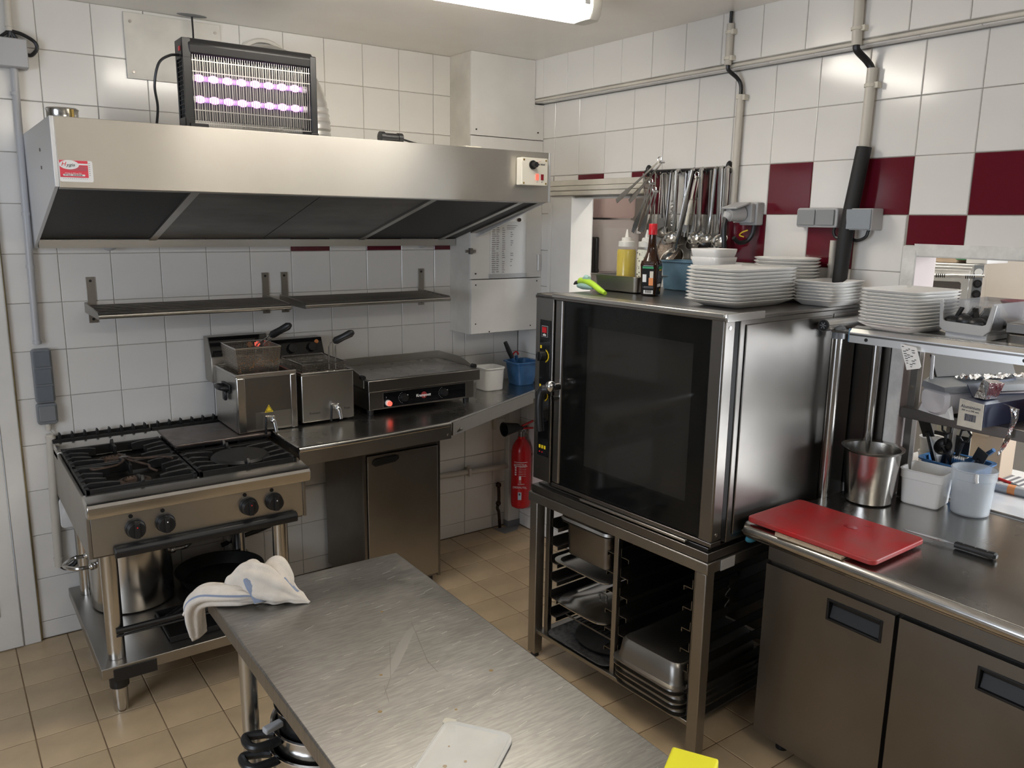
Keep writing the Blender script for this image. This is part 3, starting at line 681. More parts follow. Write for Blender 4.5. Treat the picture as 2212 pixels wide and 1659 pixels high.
m = MB(); m.bar((2.300,-1.648,1.925),(2.222,-1.640,1.902),.085,.008); m.build('flap', M_lgrey, K, bevel=.003)
m = MB(); m.cyl((2.300,-1.645,1.882),(2.235,-1.63,1.876),.032,.026,18); m.cyl((2.235,-1.63,1.876),(2.222,-1.626,1.860),.024,.014,14); m.build('plug', M_lgrey, K)
m = MB(); m.tube(spline([(2.224,-1.626,1.864),(2.215,-1.628,1.82),(2.22,-1.63,1.74),(2.225,-1.632,1.60),(2.235,-1.64,1.562)]), .010, 8); m.tube(spline([(2.345,-1.675,1.838),(2.34,-1.672,1.80),(2.33,-1.655,1.772),(2.30,-1.64,1.765),(2.27,-1.635,1.785)]), .009, 8); m.build('cord', M_black, K)
m = MB(); m.tube(spline([(2.31,-1.655,1.788),(2.30,-1.64,1.795),(2.30,-1.652,1.807),(2.31,-1.672,1.816)]), .003, 6); m.build('twist_tie', M_yellow, K)
K = thing('double_switch', 'grey double rocker switch on the right wall left of the black foam sleeve', 'switch', (2.371,-1.97,1.83))
m = MB(); m.prism([(-p_[0],p_[1]) for p_ in rrect(1.885,2.062,1.832,1.905,.010)], 2.330, 2.370, 'x'); m.build('housing', M_lgrey, K, bevel=.004)
for k in range(2):
    m = MB(); m.box(2.322,2.330,-1.893-.082*k,-1.968-.082*k,1.840,1.898); m.build('rocker', mat('rocker_grey%d'%k,(.27,.28,.285),.35), K, bevel=.003)
K = thing('grey_junction_box', 'square grey junction box on the right wall, right of the black foam sleeve', 'junction box', (2.371,-2.16,1.82))
m = MB(); m.box(2.300,2.370,-2.115,-2.218,1.825,1.902); m.build('case', M_lgrey, K, bevel=.003)
m = MB(); m.box(2.294,2.300,-2.118,-2.215,1.828,1.899); m.build('lid', mat('box_lid',(.27,.30,.33),.4), K, bevel=.002)
m = MB(); m.tube(spline([(2.34,-2.185,1.826),(2.34,-2.175,1.80),(2.34,-2.14,1.787),(2.34,-2.10,1.80),(2.34,-2.06,1.795),(2.34,-2.045,1.815),(2.345,-2.045,1.835)]), .006, 8); m.build('cable', M_black, K)

# ================================================================== wall shelves
def wall_shelf(x0, x1, bx0, bx1, label):
    T = thing('wall_shelf', label, 'shelf', ((x0+x1)/2, -.15, 1.386), 0, 'tubular wall shelves')
    for bx in (bx0, bx1):
        m = MB(); m.box(bx-.017, bx+.017, -.006, -.001, 1.386, 1.581); br = m.build('bracket', M_cab, T, bevel=.001)
        m = MB()
        for z_ in (1.565, 1.402): m.cyl((bx,-.006,z_),(bx,-.0085,z_),.006,seg=8)
        m.build('screw', M_black, br)
    for ex in (x0, x1):
        m = MB(); m.prism([(-.004,1.432),(-.004,1.475),(-.32,1.462),(-.335,1.452),(-.335,1.440),(-.32,1.434)], ex-.003, ex+.003, 'x'); m.build('side_arm', M_cab, T, bevel=.001)
    for k in range(7):
        y_ = -.325+.044*k; z_ = 1.447+.012*k/6
        m = MB(); m.cyl((x0,y_,z_),(x1,y_,z_),.0115 if k == 0 else .010,seg=12); m.build('tube', M_cab if k else M_steel, T)
    return T
wall_shelf(.085, .865, .112, .864, 'left one of the two tubular steel shelves under the hood')
wall_shelf(.935, 1.70, .957, 1.715, 'right one of the two tubular steel shelves under the hood')

# ================================================================== gas range
G = thing('gas_range', 'stainless four-burner gas range with black knobs on an open leg stand', 'range', (.305,-.46,0))
rx0, rx1, ry0, ry1 = -.092, .698, -.860, -.012
m = MB(); m.box(rx0,rx0+.012,ry0,ry1,.66,.872); m.build('side_panel', M_cab, G, bevel=.002)
m = MB(); m.box(rx1-.012,rx1,ry0,ry1,.66,.872); m.build('side_panel', M_cab, G, bevel=.002)
m = MB(); m.box(rx0+.0125,rx1-.0125,ry0+.002,ry0+.014,.664,.818); m.build('control_panel', M_steel, G, bevel=.002)
m = MB(); m.box(rx0+.0125,rx1-.0125,-.84,ry1,.70,.845); m.build('burner_tray', M_iron, G)
m = MB(); m.prism([(-.818,.862),(-.818,.884),(-.898,.877),(-.912,.872),(-.919,.862),(-.917,.838),(-.912,.822),(-.866,.820),(-.866,.845)], rx0-.001, rx1+.001, 'x'); m.build('front_nose', M_shine, G, bevel=.003)
m = MB(); m.prism([(-.180,.845),(-.180,.880),(-.170,.888),(-.066,.896),(-.060,.890),(-.060,.845)], rx0, rx1, 'x'); m.build('rear_rail', M_shine, G, bevel=.006)
for x0_, x1_ in ((rx0, .296), (.302, rx1)):
    m = MB(); m.box(x0_,x1_,-.058,-.050,.845,.905); m.box(x0_,x1_,-.024,-.016,.845,.915)
    for k in range(8):
        x_ = x0_+.03+(x1_-x0_-.05)*k/7; m.prism([(x_-.008,.90),(x_+.008,.90),(x_+.004,.927),(x_-.002,.930)],-.045,-.020,'y')
    m.box(x0_,x1_,-.05,-.024,.895,.903); m.build('rear_vent', M_iron, G, bevel=.001)
# pan supports: four cast grids
for gx0, gx1 in ((rx0+.014,.298),(.306,rx1-.014)):
    for gy0, gy1 in ((-.492,-.188),(-.812,-.498)):
        m = MB(); z0_, z1_ = .868, .902
        m.box(gx0,gx0+.014,gy0,gy1,z0_-.01,z1_-.006); m.box(gx1-.014,gx1,gy0,gy1,z0_-.01,z1_-.006); m.box(gx0,gx1,gy0,gy0+.014,z0_-.01,z1_-.006); m.box(gx0,gx1,gy1-.014,gy1,z0_-.01,z1_-.006)
        for k in range(4):
            y_ = gy0+.055+(gy1-gy0-.11)*k/3
            for s_, xa_ in ((1,gx0),(-1,gx1)):
                L_ = .085 if k in (1,2) else .12
                m.prism([(xa_,z0_),(xa_,z1_-.004),(xa_+s_*.02,z1_+.004),(xa_+s_*(L_-.03),z1_),(xa_+s_*L_,z1_-.006),(xa_+s_*L_,z0_)], y_-.007, y_+.007, 'y')
        xm = (gx0+gx1)/2
        m.prism([(gy0+.005,z0_),(gy0+.005,z1_),(gy0+.02,z1_+.016),(gy0+.028,z1_),(gy0+.09,z1_),(gy0+.09,z0_)], xm-.006, xm+.006, 'x')
        m.prism([(gy1-.005,z0_),(gy1-.005,z1_),(gy1-.02,z1_+.016),(gy1-.028,z1_),(gy1-.09,z1_),(gy1-.09,z0_)], xm-.006, xm+.006, 'x')
        m.build('pan_support', M_iron, G, bevel=.0015, bseg=1)
for bx, by, rr in ((.085,-.375,.066),(.10,-.70,.058),(.49,-.66,.05),(.49,-.33,.05)):
    m = MB(); m.lathe([(rr*.95,.846),(rr*1.05,.858),(rr,.874),(rr*.72,.880),(rr*.60,.874),(rr*.55,.866)], (bx,by,0), 30); bu = m.build('burner', M_rust, G)
    m = MB()
    for k in range(20):
        a = 2*PI*k/20; m.bar((bx+rr*.62*math.cos(a),by+rr*.62*math.sin(a),.8775),(bx+rr*.72*math.cos(a),by+rr*.72*math.sin(a),.8805),.003,.003)
    m.build('flame_slots', M_black, bu, smooth=0, kind='stuff')
m = MB(); m.lathe([(.105,.8755),(.115,.890),(.105,.900),(.004,.902)], (.505,-.66,0), 40); m.build('solid_hotplate', M_iron, G)
kx = [(.062,.745),(.163,.745),(.467,.747),(.566,.747)]
for i, (x_, z_) in enumerate(kx):
    m = MB(); m.cyl((x_,ry0+.002,z_),(x_,ry0-.010,z_),.0355,.034,24); m.cyl((x_,ry0-.010,z_),(x_,ry0-.034,z_),.032,.029,24); m.prism([(x_-.008,z_-.027),(x_+.008,z_-.027),(x_+.008,z_+.027),(x_-.008,z_+.027)], ry0-.041, ry0-.030, 'y')
    kn = m.build('knob', M_black, G, bevel=.001)
    m = MB(); m.cyl((x_,ry0-.0405,z_+.014),(x_,ry0-.0425,z_+.014),.0025,seg=8); m.build('pointer', M_white if i in (1,3) else M_redbright, kn)
    m = MB(); m.cyl((x_-.012+.006*(i%2),ry0+.002,z_+.047),(x_-.012+.006*(i%2),ry0-.001,z_+.047),.0075,seg=14); m.build('pilot_hole', M_black, G)
m = MB(); m.prism([(-.864,.664),(-.864,.694),(-.884,.690),(-.892,.676),(-.888,.655),(-.864,.650)], -.014, .652, 'x'); m.build('towel_bar', M_black, G, bevel=.004)
m = MB(); m.box(rx0+.0125,rx1-.0125,-.846,ry1,.655,.663); m.build('base_plate', M_dark, G)
# stand: legs, shelf, front strip
for lx, ly in ((-.018,-.745),(.625,-.745),(-.018,-.10),(.642,-.10)):
    m = MB(); m.cyl((lx,ly,.216),(lx,ly,.66),.031,seg=24); leg = m.build('leg', M_shine, G)
    m = MB(); m.cyl((lx,ly-.005,.0),(lx,ly-.005,.115),.026,.028,22); m.build('foot', M_shine, leg)
    m = MB(); m.cyl((lx,ly-.005,.10),(lx,ly-.005,.172),.034,.036,22); m.build('foot_collar', M_black, leg)
m = MB(); m.box(rx0+.008,rx1+.008,-.822,-.005,.172,.215); m.build('lower_shelf', M_cab, G, bevel=.003)
m = MB(); m.box(-.045,.105,-.8255,-.8225,.155,.205); m.build('tape_patch', M_black, G, bevel=.002)
m = MB(); m.cyl((-.018,-.778,.33),(.625,-.778,.33),.012,seg=10); m.cyl((-.018,-.775,.309),(.62,-.775,.309),.005,seg=8); m.build('rail', M_black, G)
# plate and trivet on the range
T = thing('griddle_plate', 'dark steel griddle plate lying over the rear of the range, left of the fryer', 'plate', (.44,-.33,.906))
m = MB(); m.prism([(p_[0]+.0*(p_[1]),p_[1]) for p_ in rrect(.300,.705,-.470,-.165,.012)], .908, .920, 'z'); m.build('slab', M_plate, T, bevel=.003)
m = MB(); m.box(.305,.70,-.468,-.462,.904,.908); m.build('front_lip', M_iron, T)
T = thing('wire_trivet', 'bent wire four-arm trivet on the left burners of the range', 'trivet', (.10,-.54,.905))
m = MB(); m.lathe([(.010,.907),(.016,.910),(.016,.918),(.010,.921)], (.098,-.52,0), 14, True, True); m.build('hub', M_dark, T)
for a0, pts in ((0,[(.105,-.515),(.135,-.545),(.18,-.560),(.225,-.575),(.25,-.60),(.255,-.62)]),(1,[(.092,-.515),(.09,-.56),(.06,-.60),(.01,-.62),(-.02,-.615),(-.03,-.60)]),(2,[(.10,-.52),(.13,-.60),(.16,-.66),(.155,-.71),(.17,-.75)]),(3,[(.10,-.515),(.10,-.48),(.095,-.44)])):
    m = MB(); m.tube(spline([(x_,y_,.912+.002*(i%2)) for i,(x_,y_) in enumerate(pts)],5), .0045, 7); m.build('arm', M_rust, T)
# pots and pans on the range's lower shelf
T = thing('stock_pot', 'large stainless stock pot with loop handles on the lower shelf of the range', 'pot', (.135,-.26,.2155))
m = MB(); m.lathe([(.150,.216),(.160,.222),(.163,.24),(.163,.520),(.168,.524),(.168,.530),(.160,.530),(.158,.25),(.10,.228)], (.135,-.27,0), 44, True, True); m.build('body', M_shine, T)
m = MB(); m.lathe([(.168,.531),(.170,.536),(.165,.541),(.10,.552),(.02,.558)], (.135,-.27,0), 44); m.build('lid', M_shine, T)
for s_ in (-1, 1):
    m = MB(); c_ = .135+s_*.163
    m.tube(spline([(c_,-.335,.425),(c_+s_*.05,-.33,.425),(c_+s_*.088,-.27,.425),(c_+s_*.05,-.21,.425),(c_,-.205,.425)]), .0085, 8); m.ball((c_-s_*.006,-.335,.425),.016,8,6); m.ball((c_-s_*.006,-.205,.425),.016,8,6); m.build('handle', M_shine, T)
T = thing('frying_pan', 'large black frying pan lying face up at the right of the range\'s lower shelf', 'pan', (.50,-.30,.2155))
m = MB(); m.lathe([(.150,.216),(.162,.220),(.190,.268),(.194,.270),(.187,.268),(.155,.222),(.01,.221)], (.50,-.28,0), 44); m.build('pan_body', M_iron, T)
m = MB(); m.tube(spline([(.40,-.45,.262),(.30,-.58,.285),(.18,-.69,.29)]), [.012]*16+[.014], 8); m.build('handle', M_black, T)
T = thing('oven_tray', 'dark oven tray lying at the front of the range\'s lower shelf', 'tray', (.40,-.62,.2155))
m = MB(); m.box(.17,.60,-.76,-.50,.216,.220); m.box(.17,.60,-.76,-.752,.220,.240); m.box(.17,.60,-.508,-.50,.220,.240); m.box(.17,.178,-.752,-.508,.220,.240); m.box(.592,.60,-.752,-.508,.220,.240); m.build('tray_body', M_iron, T, bevel=.002)
# hoses between range and cabinet
m = MB(); m.tube(spline([(.69,-.05,.85),(.73,-.035,.80),(.755,-.03,.73),(.75,-.03,.68),(.72,-.03,.63),(.69,-.03,.60)]), .012, 8); tag(m.build('gas_hose', M_black), 'black gas hose looping on the wall right of the range', 'hose')
m = MB(); m.tube(spline([(.80,-.03,.86),(.82,-.03,.80),(.83,-.03,.5),(.825,-.03,.34),(.80,-.03,.315),(.66,-.03,.29),(.58,-.03,.27)]), .0115, 8); p_ = tag(m.build('gas_pipe', M_rubber), 'black pipe running down the wall and along to the left under the worktop', 'pipe')
m = MB()
for z_ in (.74,.60,.45): m.cyl((.826,-.03,z_-.012),(.826,-.03,z_+.012),.018,seg=10)
m.build('joint', M_black, p_)
m = MB(); m.cyl((.77,-.06,.86),(.77,-.06,.80),.022,seg=12); m.cyl((.77,-.06,.80),(.745,-.05,.765),.016,.010,10); m.tube(spline([(.77,-.05,.80),(.80,-.04,.74),(.79,-.035,.66),(.76,-.03,.64),(.73,-.04,.68)]), .008, 8); tag(m.build('gas_valve', M_black), 'black gas valve and pipe under the worktop right of the range', 'valve')
m = MB(); m.tube(spline([(.52,-.02,.66),(.56,-.025,.62),(.60,-.03,.52),(.61,-.03,.40),(.62,-.03,.25)]), .010, 8); tag(m.build('white_hose', M_conduit), 'cream hose curving down the wall behind the right legs of the range', 'hose')
m = MB(); m.tube(spline([(.30,-.04,.42),(.36,-.04,.40),(.44,-.04,.46),(.56,-.03,.50)]), .006, 8); cb_ = tag(m.build('cable', M_black), 'thin black cable sagging on the wall behind the range stand', 'cable')
m = MB(); m.tube(spline([(.30,-.04,.40),(.40,-.04,.33),(.52,-.04,.36)]), .006, 8); m.build('lower_loop', M_black, cb_)

# ================================================================== worktop along the back wall
Wt = thing('worktop', 'dark steel worktop along the back wall, its right end cut off slantwise', 'worktop', (1.5,-.4,.86))
out = [(.712,-.003),(2.368,-.003),(2.368,-.292),(2.214,-.367),(1.470,-.722),(1.455,-.733),(.94,-.764),(.712,-.768)]
m = MB(); m.prism(out, .868, .920, 'z'); m.build('top', M_top, Wt, bevel=.006, bseg=3)
m = MB(); m.tube([(.712,-.762,.9075),(.94,-.758,.9075),(1.456,-.727,.9075)], .0125, 12); m.build('rolled_edge', M_shine, Wt)
m = MB(); m.prism([(.712,-.770),(.94,-.767),(1.458,-.737),(1.458,-.727),(.94,-.757),(.712,-.76)], .842, .905, 'z'); m.build('apron', M_cab, Wt, bevel=.001)
m = MB(); m.prism([(1.475,-.725),(2.214,-.371),(2.214,-.361),(1.475,-.715)], .850, .912, 'z'); m.build('slant_apron', M_cab, Wt)
m = MB(); m.cyl((1.44,-.738,.862),(1.44,-.742,.862),.006,seg=8); m.cyl((1.53,-.70,.872),(1.532,-.704,.872),.006,seg=8); m.build('bolt', M_steel, Wt)
m = MB(); m.bar((2.20,-.02,.70),(2.15,-.30,.855),.02,.02); m.box(2.19,2.21,-.02,-.001,.62,.86); m.build('wall_bracket', M_conduit, Wt)
m = MB(); m.prism([(1.46,.842),(1.54,.868),(1.46,.868)], -.71,-.66,'y'); m.build('end_gusset', M_cab, Wt)

# cabinet under it
Cb = thing('under_cabinet', 'dark steel cabinet with a black handle grip under the worktop by the back wall', 'cabinet', (1.23,-.3,0))
m = MB(); m.box(1.112,1.527,-.505,-.06,.06,.862); m.build('body', M_dark, Cb, bevel=.002)
m = MB(); m.box(1.128,1.508,-.527,-.507,.08,.752); dr = m.build('door', M_cab, Cb, bevel=.003)
m = MB(); m.box(1.112,1.126,-.516,-.506,.06,.80); m.box(1.510,1.527,-.516,-.506,.06,.80); m.box(1.126,1.51,-.516,-.506,.757,.80); m.build('frame', M_dark, Cb, bevel=.001)
m = MB(); m.prism([(1.15,.712),(1.165,.700),(1.27,.708),(1.292,.722),(1.292,.735),(1.275,.742),(1.17,.738),(1.155,.73)], -.536, -.527, 'y'); m.build('handle', M_black, dr, bevel=.003)
for x_ in (1.15,1.49):
    for y_ in (-.46,-.10):
        m = MB(); m.cyl((x_,y_,0),(x_,y_,.062),.02,seg=12); m.build('foot', M_black, Cb)

# ================================================================== fryers
def fryer(loc, w, zt_, zc, first):
    T = thing('deep_fryer', 'left-hand deep fryer with raised basket and yellow warning triangle' if first else 'right-hand deep fryer with lowered basket beside the flat griddle', 'fryer', loc, 0, 'countertop deep fryers')
    zb_ = .012 if not first else .004
    x0_, x1_, y0_, y1_ = 0, w, 0, .315
    h_ = zt_
    m = MB(); t_ = .012
    m.box(x0_,x1_,y0_,y0_+t_,zb_,h_); m.box(x0_,x0_+t_,y0_+t_,y1_,zb_,h_); m.box(x1_-t_,x1_,y0_+t_,y1_,zb_,h_); m.box(x0_+t_,x1_-t_,y1_-t_,y1_,zb_,h_); m.box(x0_+t_,x1_-t_,y0_+t_,y1_-t_,zb_,zb_+.05)
    m.build('body', M_steel, T, bevel=.004, local=True)
    m = MB(); m.box(x0_+t_,x1_-t_,y0_+t_,y1_-t_,h_-.055,h_-.050); m.build('oil_surface', M_brown, T, local=True)
    m = MB()
    for a_, b_ in (((x0_,y0_),(x1_,y0_)),((x0_,y1_),(x1_,y1_)),((x0_,y0_),(x0_,y1_)),((x1_,y0_),(x1_,y1_))):
        pass
    r_ = .0075
    m.tube([(x0_+.004,y0_+.004,h_),(x1_-.004,y0_+.004,h_),(x1_-.004,y1_-.004,h_),(x0_+.004,y1_-.004,h_)], r_, 10, closed=True); m.build('rim', M_shine, T, local=True)
    if first:
        m = MB(); m.box(x0_+.036,x1_-.030,y0_-.003,y0_-.0003,zb_+.012,h_-.012); m.build('front_sheet', M_oven, T, local=True)
        m = MB(); m.box(x0_+.075,x1_-.030,y0_-.0042,y0_-.0032,zb_+.012,.088); m.build('lower_sheet', M_cab, T, local=True)
        for a_, b_ in ((x0_+.001,x0_+.036),(x1_-.029,x1_-.001)):
            m = MB(); m.box(a_,b_,y0_-.005,y0_+.01,zb_,h_-.01); m.build('corner_trim', M_shine, T, local=True, bevel=.003)
        m = MB(); xx, zz = .134, .102
        m.prism([(xx-.019,zz-.016),(xx+.019,zz-.016),(xx,zz+.017)], y0_-.0052, y0_-.0043, 'y'); tri = m.build('warning_triangle', M_yellow, T, local=True)
        m = MB(); k_ = .72
        for a_, b_ in (((-.019,-.016),(.019,-.016)),((.019,-.016),(0,.017)),((0,.017),(-.019,-.016))): m.bar((xx+a_[0]*k_,y0_-.0055,zz+a_[1]*k_),(xx+b_[0]*k_,y0_-.0055,zz+b_[1]*k_),.0008,.0016)
        m.build('triangle_line', M_ink, tri, local=True, smooth=0)
        hx = x0_
        m = MB(); m.tube(spline([(hx-.001,.10,.185),(hx-.03,.105,.19),(hx-.038,.14,.19),(hx-.03,.18,.19),(hx-.001,.185,.185)]), .011, 8); m.box(hx-.006,hx,.085,.20,.165,.205); m.build('handle', M_black, T, bevel=.002, local=True)
        m = MB(); m.box(hx-.018,hx-.004,.12,.155,.13,.175); m.build('handle_lock', M_black, T, bevel=.006, local=True)
    else:
        text('Premium', .014, M_ink, T, (.058,-.0008,.052), ROT_FRONT, local=True); text('Fryer', .014, M_ink, T, (.215,-.0008,.058), ROT_FRONT, local=True)
    # drain tap
    tx, tz = (.140,.052) if first else (.155,.070)
    m = MB(); m.cyl((tx,0,tz),(tx,-.030,tz),.010,seg=14); m.ball((tx,-.034,tz),.013,12,8); m.cyl((tx+.004,-.036,tz),(tx+.008,-.048,tz-.048),.0095,.0085,12); tp = m.build('drain_tap', M_chrome, T, local=True)
    m = MB(); m.bar((tx-.002,-.036,tz+.022),(tx-.034,-.034,tz+.024),.012,.006); m.cyl((tx,-.036,tz+.008),(tx,-.036,tz+.024),.008,seg=10); m.build('lever', M_chrome, tp, local=True, bevel=.001)
    m = MB(); m.bar((tx-.030,-.034,tz+.02),(tx-.034,-.034,tz-.055),.014,.008); m.build('lever_grip', M_black, tp, local=True, bevel=.003)
    # control head at the back
    zc0, zc1 = h_-.02, zc
    m = MB(); m.prism([(.315,zc0-.06),(.425,zc0-.06),(.425,zc1),(.360,zc1),(.322,zc1-.085),(.315,zc1-.10)], x0_-.012, x1_-.002, 'x'); hd = m.build('control_head', M_cab, T, bevel=.003, local=True)
    m = MB(); m.loft([[(x0_-.008,.3555,zc1-.003),(x1_-.006,.3555,zc1-.003),(x1_-.006,.3185,zc1-.086),(x0_-.008,.3185,zc1-.086)],[(x0_-.008,.3530,zc1-.001),(x1_-.006,.3530,zc1-.001),(x1_-.006,.3155,zc1-.085),(x0_-.008,.3155,zc1-.085)]]); fc = m.build('control_face', M_blkglass, hd, smooth=0, local=True)
    if first:
        RF = Matrix.Rotation(R(66),3,'X')
        text('NEW', .016, M_redbright, hd, (.022,.346,zc1-.023), RF, local=True); text('EASY', .014, M_white, hd, (.065,.346,zc1-.022), RF, local=True)
        for kx_, c_ in ((.17,M_orange),(.205,M_redlamp)):
            m = MB(); m.cyl((kx_,.338,zc1-.045),(kx_,.322,zc1-.04),.012,seg=14); m.build('control_knob', c_, hd, local=True)
    else:
        for kx_, rr in ((.085,.024),(.185,.024)):
            m = MB(); m.cyl((kx_,.337,zc1-.045),(kx_,.315,zc1-.038),rr,rr*.85,20); m.build('control_knob', M_black, hd, local=True)
        m = MB(); m.cyl((.215,.348,zc1-.022),(.215,.340,zc1-.018),.010,seg=14); m.build('pilot_light', M_orange, hd, local=True)
        text('Premium Fryer', .011, M_lgrey, hd, (.11,.3475,zc1-.018), Matrix.Rotation(R(66),3,'X'), local=True)
    # basket of wire mesh
    bz = (h_+.108) if first else (h_+.042)
    bx0, bx1, by0, by1, bd = .022, w-.045, .055, .27, .115
    if not first: bx0, bx1, by0, by1 = .014, w-.030, .015, .285
    B_ = MB(); B_.tube([(bx0,by0,bz),(bx1,by0,bz),(bx1,by1,bz),(bx0,by1,bz)], .0035, 8, closed=True)
    bk = B_.build('basket_rim', M_chrome, T, local=True)
    ins = .010
    def corner(t): return bx0+ins*t, bx1-ins*t, by0+ins*t, by1-ins*t
    m = MB(); nz_ = 17
    for i in range(1, nz_):
        t = i/(nz_-1); a0, a1, c0, c1 = corner(t); z_ = bz-bd*t; w_ = .0020
        m.bar((a0,c0,z_),(a1,c0,z_),w_); m.bar((a0,c1,z_),(a1,c1,z_),w_); m.bar((a0,c0,z_),(a0,c1,z_),w_); m.bar((a1,c0,z_),(a1,c1,z_),w_)
    a0, a1, c0, c1 = corner(1); n_ = 26
    for i in range(n_+1):
        t = i/n_; w_ = .0015
        for (ya_, yb_) in ((by0,c0),(by1,c1)): m.bar((bx0+(bx1-bx0)*t,ya_,bz),(a0+(a1-a0)*t,yb_,bz-bd),w_)
        for (xa_, xb_) in ((bx0,a0),(bx1,a1)): m.bar((xa_,by0+(by1-by0)*t,bz),(xb_,c0+(c1-c0)*t,bz-bd),w_)
        m.bar((a0+(a1-a0)*t,c0,bz-bd),(a0+(a1-a0)*t,c1,bz-bd),w_); m.bar((a0,c0+(c1-c0)*t,bz-bd),(a1,c0+(c1-c0)*t,bz-bd),w_)
    m.build('wire_mesh', M_spiral, bk, smooth=0, kind='stuff', local=True)
    if first:
        m = MB(); rn = random.Random(5)
        for i in range(90):
            x_ = rn.uniform(bx0+.006,bx1-.006); z_ = bz-bd*rn.betavariate(5,4); m.ball((x_,by0+rn.uniform(.001,.006),z_),rn.uniform(.001,.0026),5,4)
        for i in range(60): m.ball((bx1-.008,rn.uniform(by0,by1),bz-bd*rn.betavariate(5,4)),rn.uniform(.001,.0024),5,4)
        m.build('crumbs', M_crumb, bk, smooth=0, kind='stuff', local=True)
    # basket handle
    hx = bx0+(bx1-bx0)*(.78 if first else .70)
    hy = by0+.004
    m = MB()
    if first: ends = [(hx-.035,hy+.10,bz-.005),(hx-.03,hy+.08,bz+.035)]
    for s_ in (-1,1):
        xo = hx+s_*.016
        if first: m.tube(spline([(xo-.02,by0+.10,bz-.045),(xo-.018,by0+.085,bz),(xo+.005,by0+.045,bz+.030),(xo+.018,by0+.02,bz+.045)]), .0026, 7)
        else: m.tube([(xo-.002,by0+.002,bz-.03),(xo-.002,by0,bz+.075),(xo+.004,by0-.005,bz+.092),(xo+.014,by0-.012,bz+.100)], .0026, 7)
    m.build('handle_wire', M_chrome, bk, local=True)
    z0_ = bz+(.045 if first else .097); s0 = Vector((hx+.012,by0+.03,z0_)) if first else Vector((hx+.004,by0-.008,z0_))
    dv = Vector((.055,-.085,.052)) if first else Vector((.065,-.06,.045))
    m = MB(); m.tube([s0, s0+dv*.12, s0+dv*.5, s0+dv*.9, s0+dv*1.05], [.011,.0175,.0155,.0175,.010], 12); m.build('handle_grip', M_black, bk, local=True)
    return T
fryer((.570,-.442,.920), .264, .255, .380, True)
fryer((.858,-.440,.920), .250, .232, .345, False)

# ================================================================== flat electric griddle
Gd = thing('electric_griddle', 'flat-top electric griddle with steel splash walls on the worktop', 'griddle', (1.485,-.24,.920))
gx0, gx1, gy0, gy1 = 1.192, 1.785, -.425, -.035
m = MB(); m.box(gx0,gx1,gy0,gy1,.944,1.040); m.build('base', M_oven, Gd, bevel=.003)
m = MB(); m.box(gx0-.012,gx1+.022,-.448,-.030,1.036,1.092); m.build('cooking_plate', M_oven, Gd, bevel=.003)
m = MB(); m.box(gx0+.0,gx1+.012,-.432,-.040,1.092,1.0935); m.build('cooking_surface', mat('griddle_top',(.33,.315,.30),.30,.9,noise=((6,6,6),.22),rvar=((8,8,8),.1)), Gd, smooth=0)
m = MB(); m.box(gx0-.012,gx1+.022,-.031,-.026,1.05,1.132); m.build('back_splash', M_steel, Gd, bevel=.001)
for x_ in (gx0-.015, gx1+.019):
    m = MB(); m.prism([(-.028,1.05),(-.028,1.132),(-.25,1.132),(-.36,1.108),(-.40,1.094),(-.40,1.05)], x_, x_+.005, 'x'); m.build('side_splash', M_steel, Gd, bevel=.001)
    m = MB(); m.cyl((x_+.002,-.375,1.10),(x_+.002,-.40,1.10),.012,seg=12); m.build('splash_clip', M_black, Gd)
m = MB(); m.box(gx0+.075,gx1-.055,-.4285,-.4255,.953,1.024); pn = m.build('control_strip', M_blkglass, Gd, bevel=.001)
m = MB()
for a_, b_ in (((gx0+.073,.951),(gx1-.053,.951)),((gx0+.073,1.026),(gx1-.053,1.026)),((gx0+.073,.951),(gx0+.073,1.026)),((gx1-.053,.951),(gx1-.053,1.026))): m.bar((a_[0],-.4285,a_[1]),(b_[0],-.4285,b_[1]),.002,.002)
m.build('strip_frame', M_steel, pn, smooth=0)
for x_ in (1.375, 1.600):
    m = MB(); m.cyl((x_,-.428,.990),(x_,-.446,.990),.021,.018,20); kb = m.build('knob', M_black, pn)
    m = MB(); m.cyl((x_+.022,-.4285,1.000),(x_+.022,-.430,1.000),.003,seg=8); m.build('indicator', M_white, kb)
    m = MB()
    for k in range(8):
        a = R(110+20*k); m.box(x_+.027*math.cos(a)-.001,x_+.027*math.cos(a)+.001,-.4292,-.4285,.990+.027*math.sin(a)-.001,.990+.027*math.sin(a)+.001)
    m.build('dial_marks', M_white, kb, smooth=0)
m = MB(); m.cyl((1.289,-.428,.973),(1.289,-.440,.973),.0145,seg=18); bt = m.build('power_button', M_white, pn)
m = MB(); m.cyl((1.291,-.440,.972),(1.293,-.449,.971),.0115,seg=18); m.build('button_cap', M_redlamp, bt)
m = MB(); m.cyl((1.488,-.4284,.990),(1.488,-.4294,.990),.0165,seg=24); m.build('logo_disc', mat('logo_red',(.30,.03,.03),.4), pn)
text('Krampouz', .0195, M_white, pn, (1.485,-.4298,.990), ROT_FRONT, bold=.0004)
text('I', .010, M_white, pn, (1.281,-.4290,1.000), ROT_FRONT)
for x_ in (1.205,1.745):
    for y_ in (-.41,-.07):
        m = MB(); m.cyl((x_,y_,.9205),(x_,y_,.945),.015,.017,14); m.build('foot', M_black, Gd)
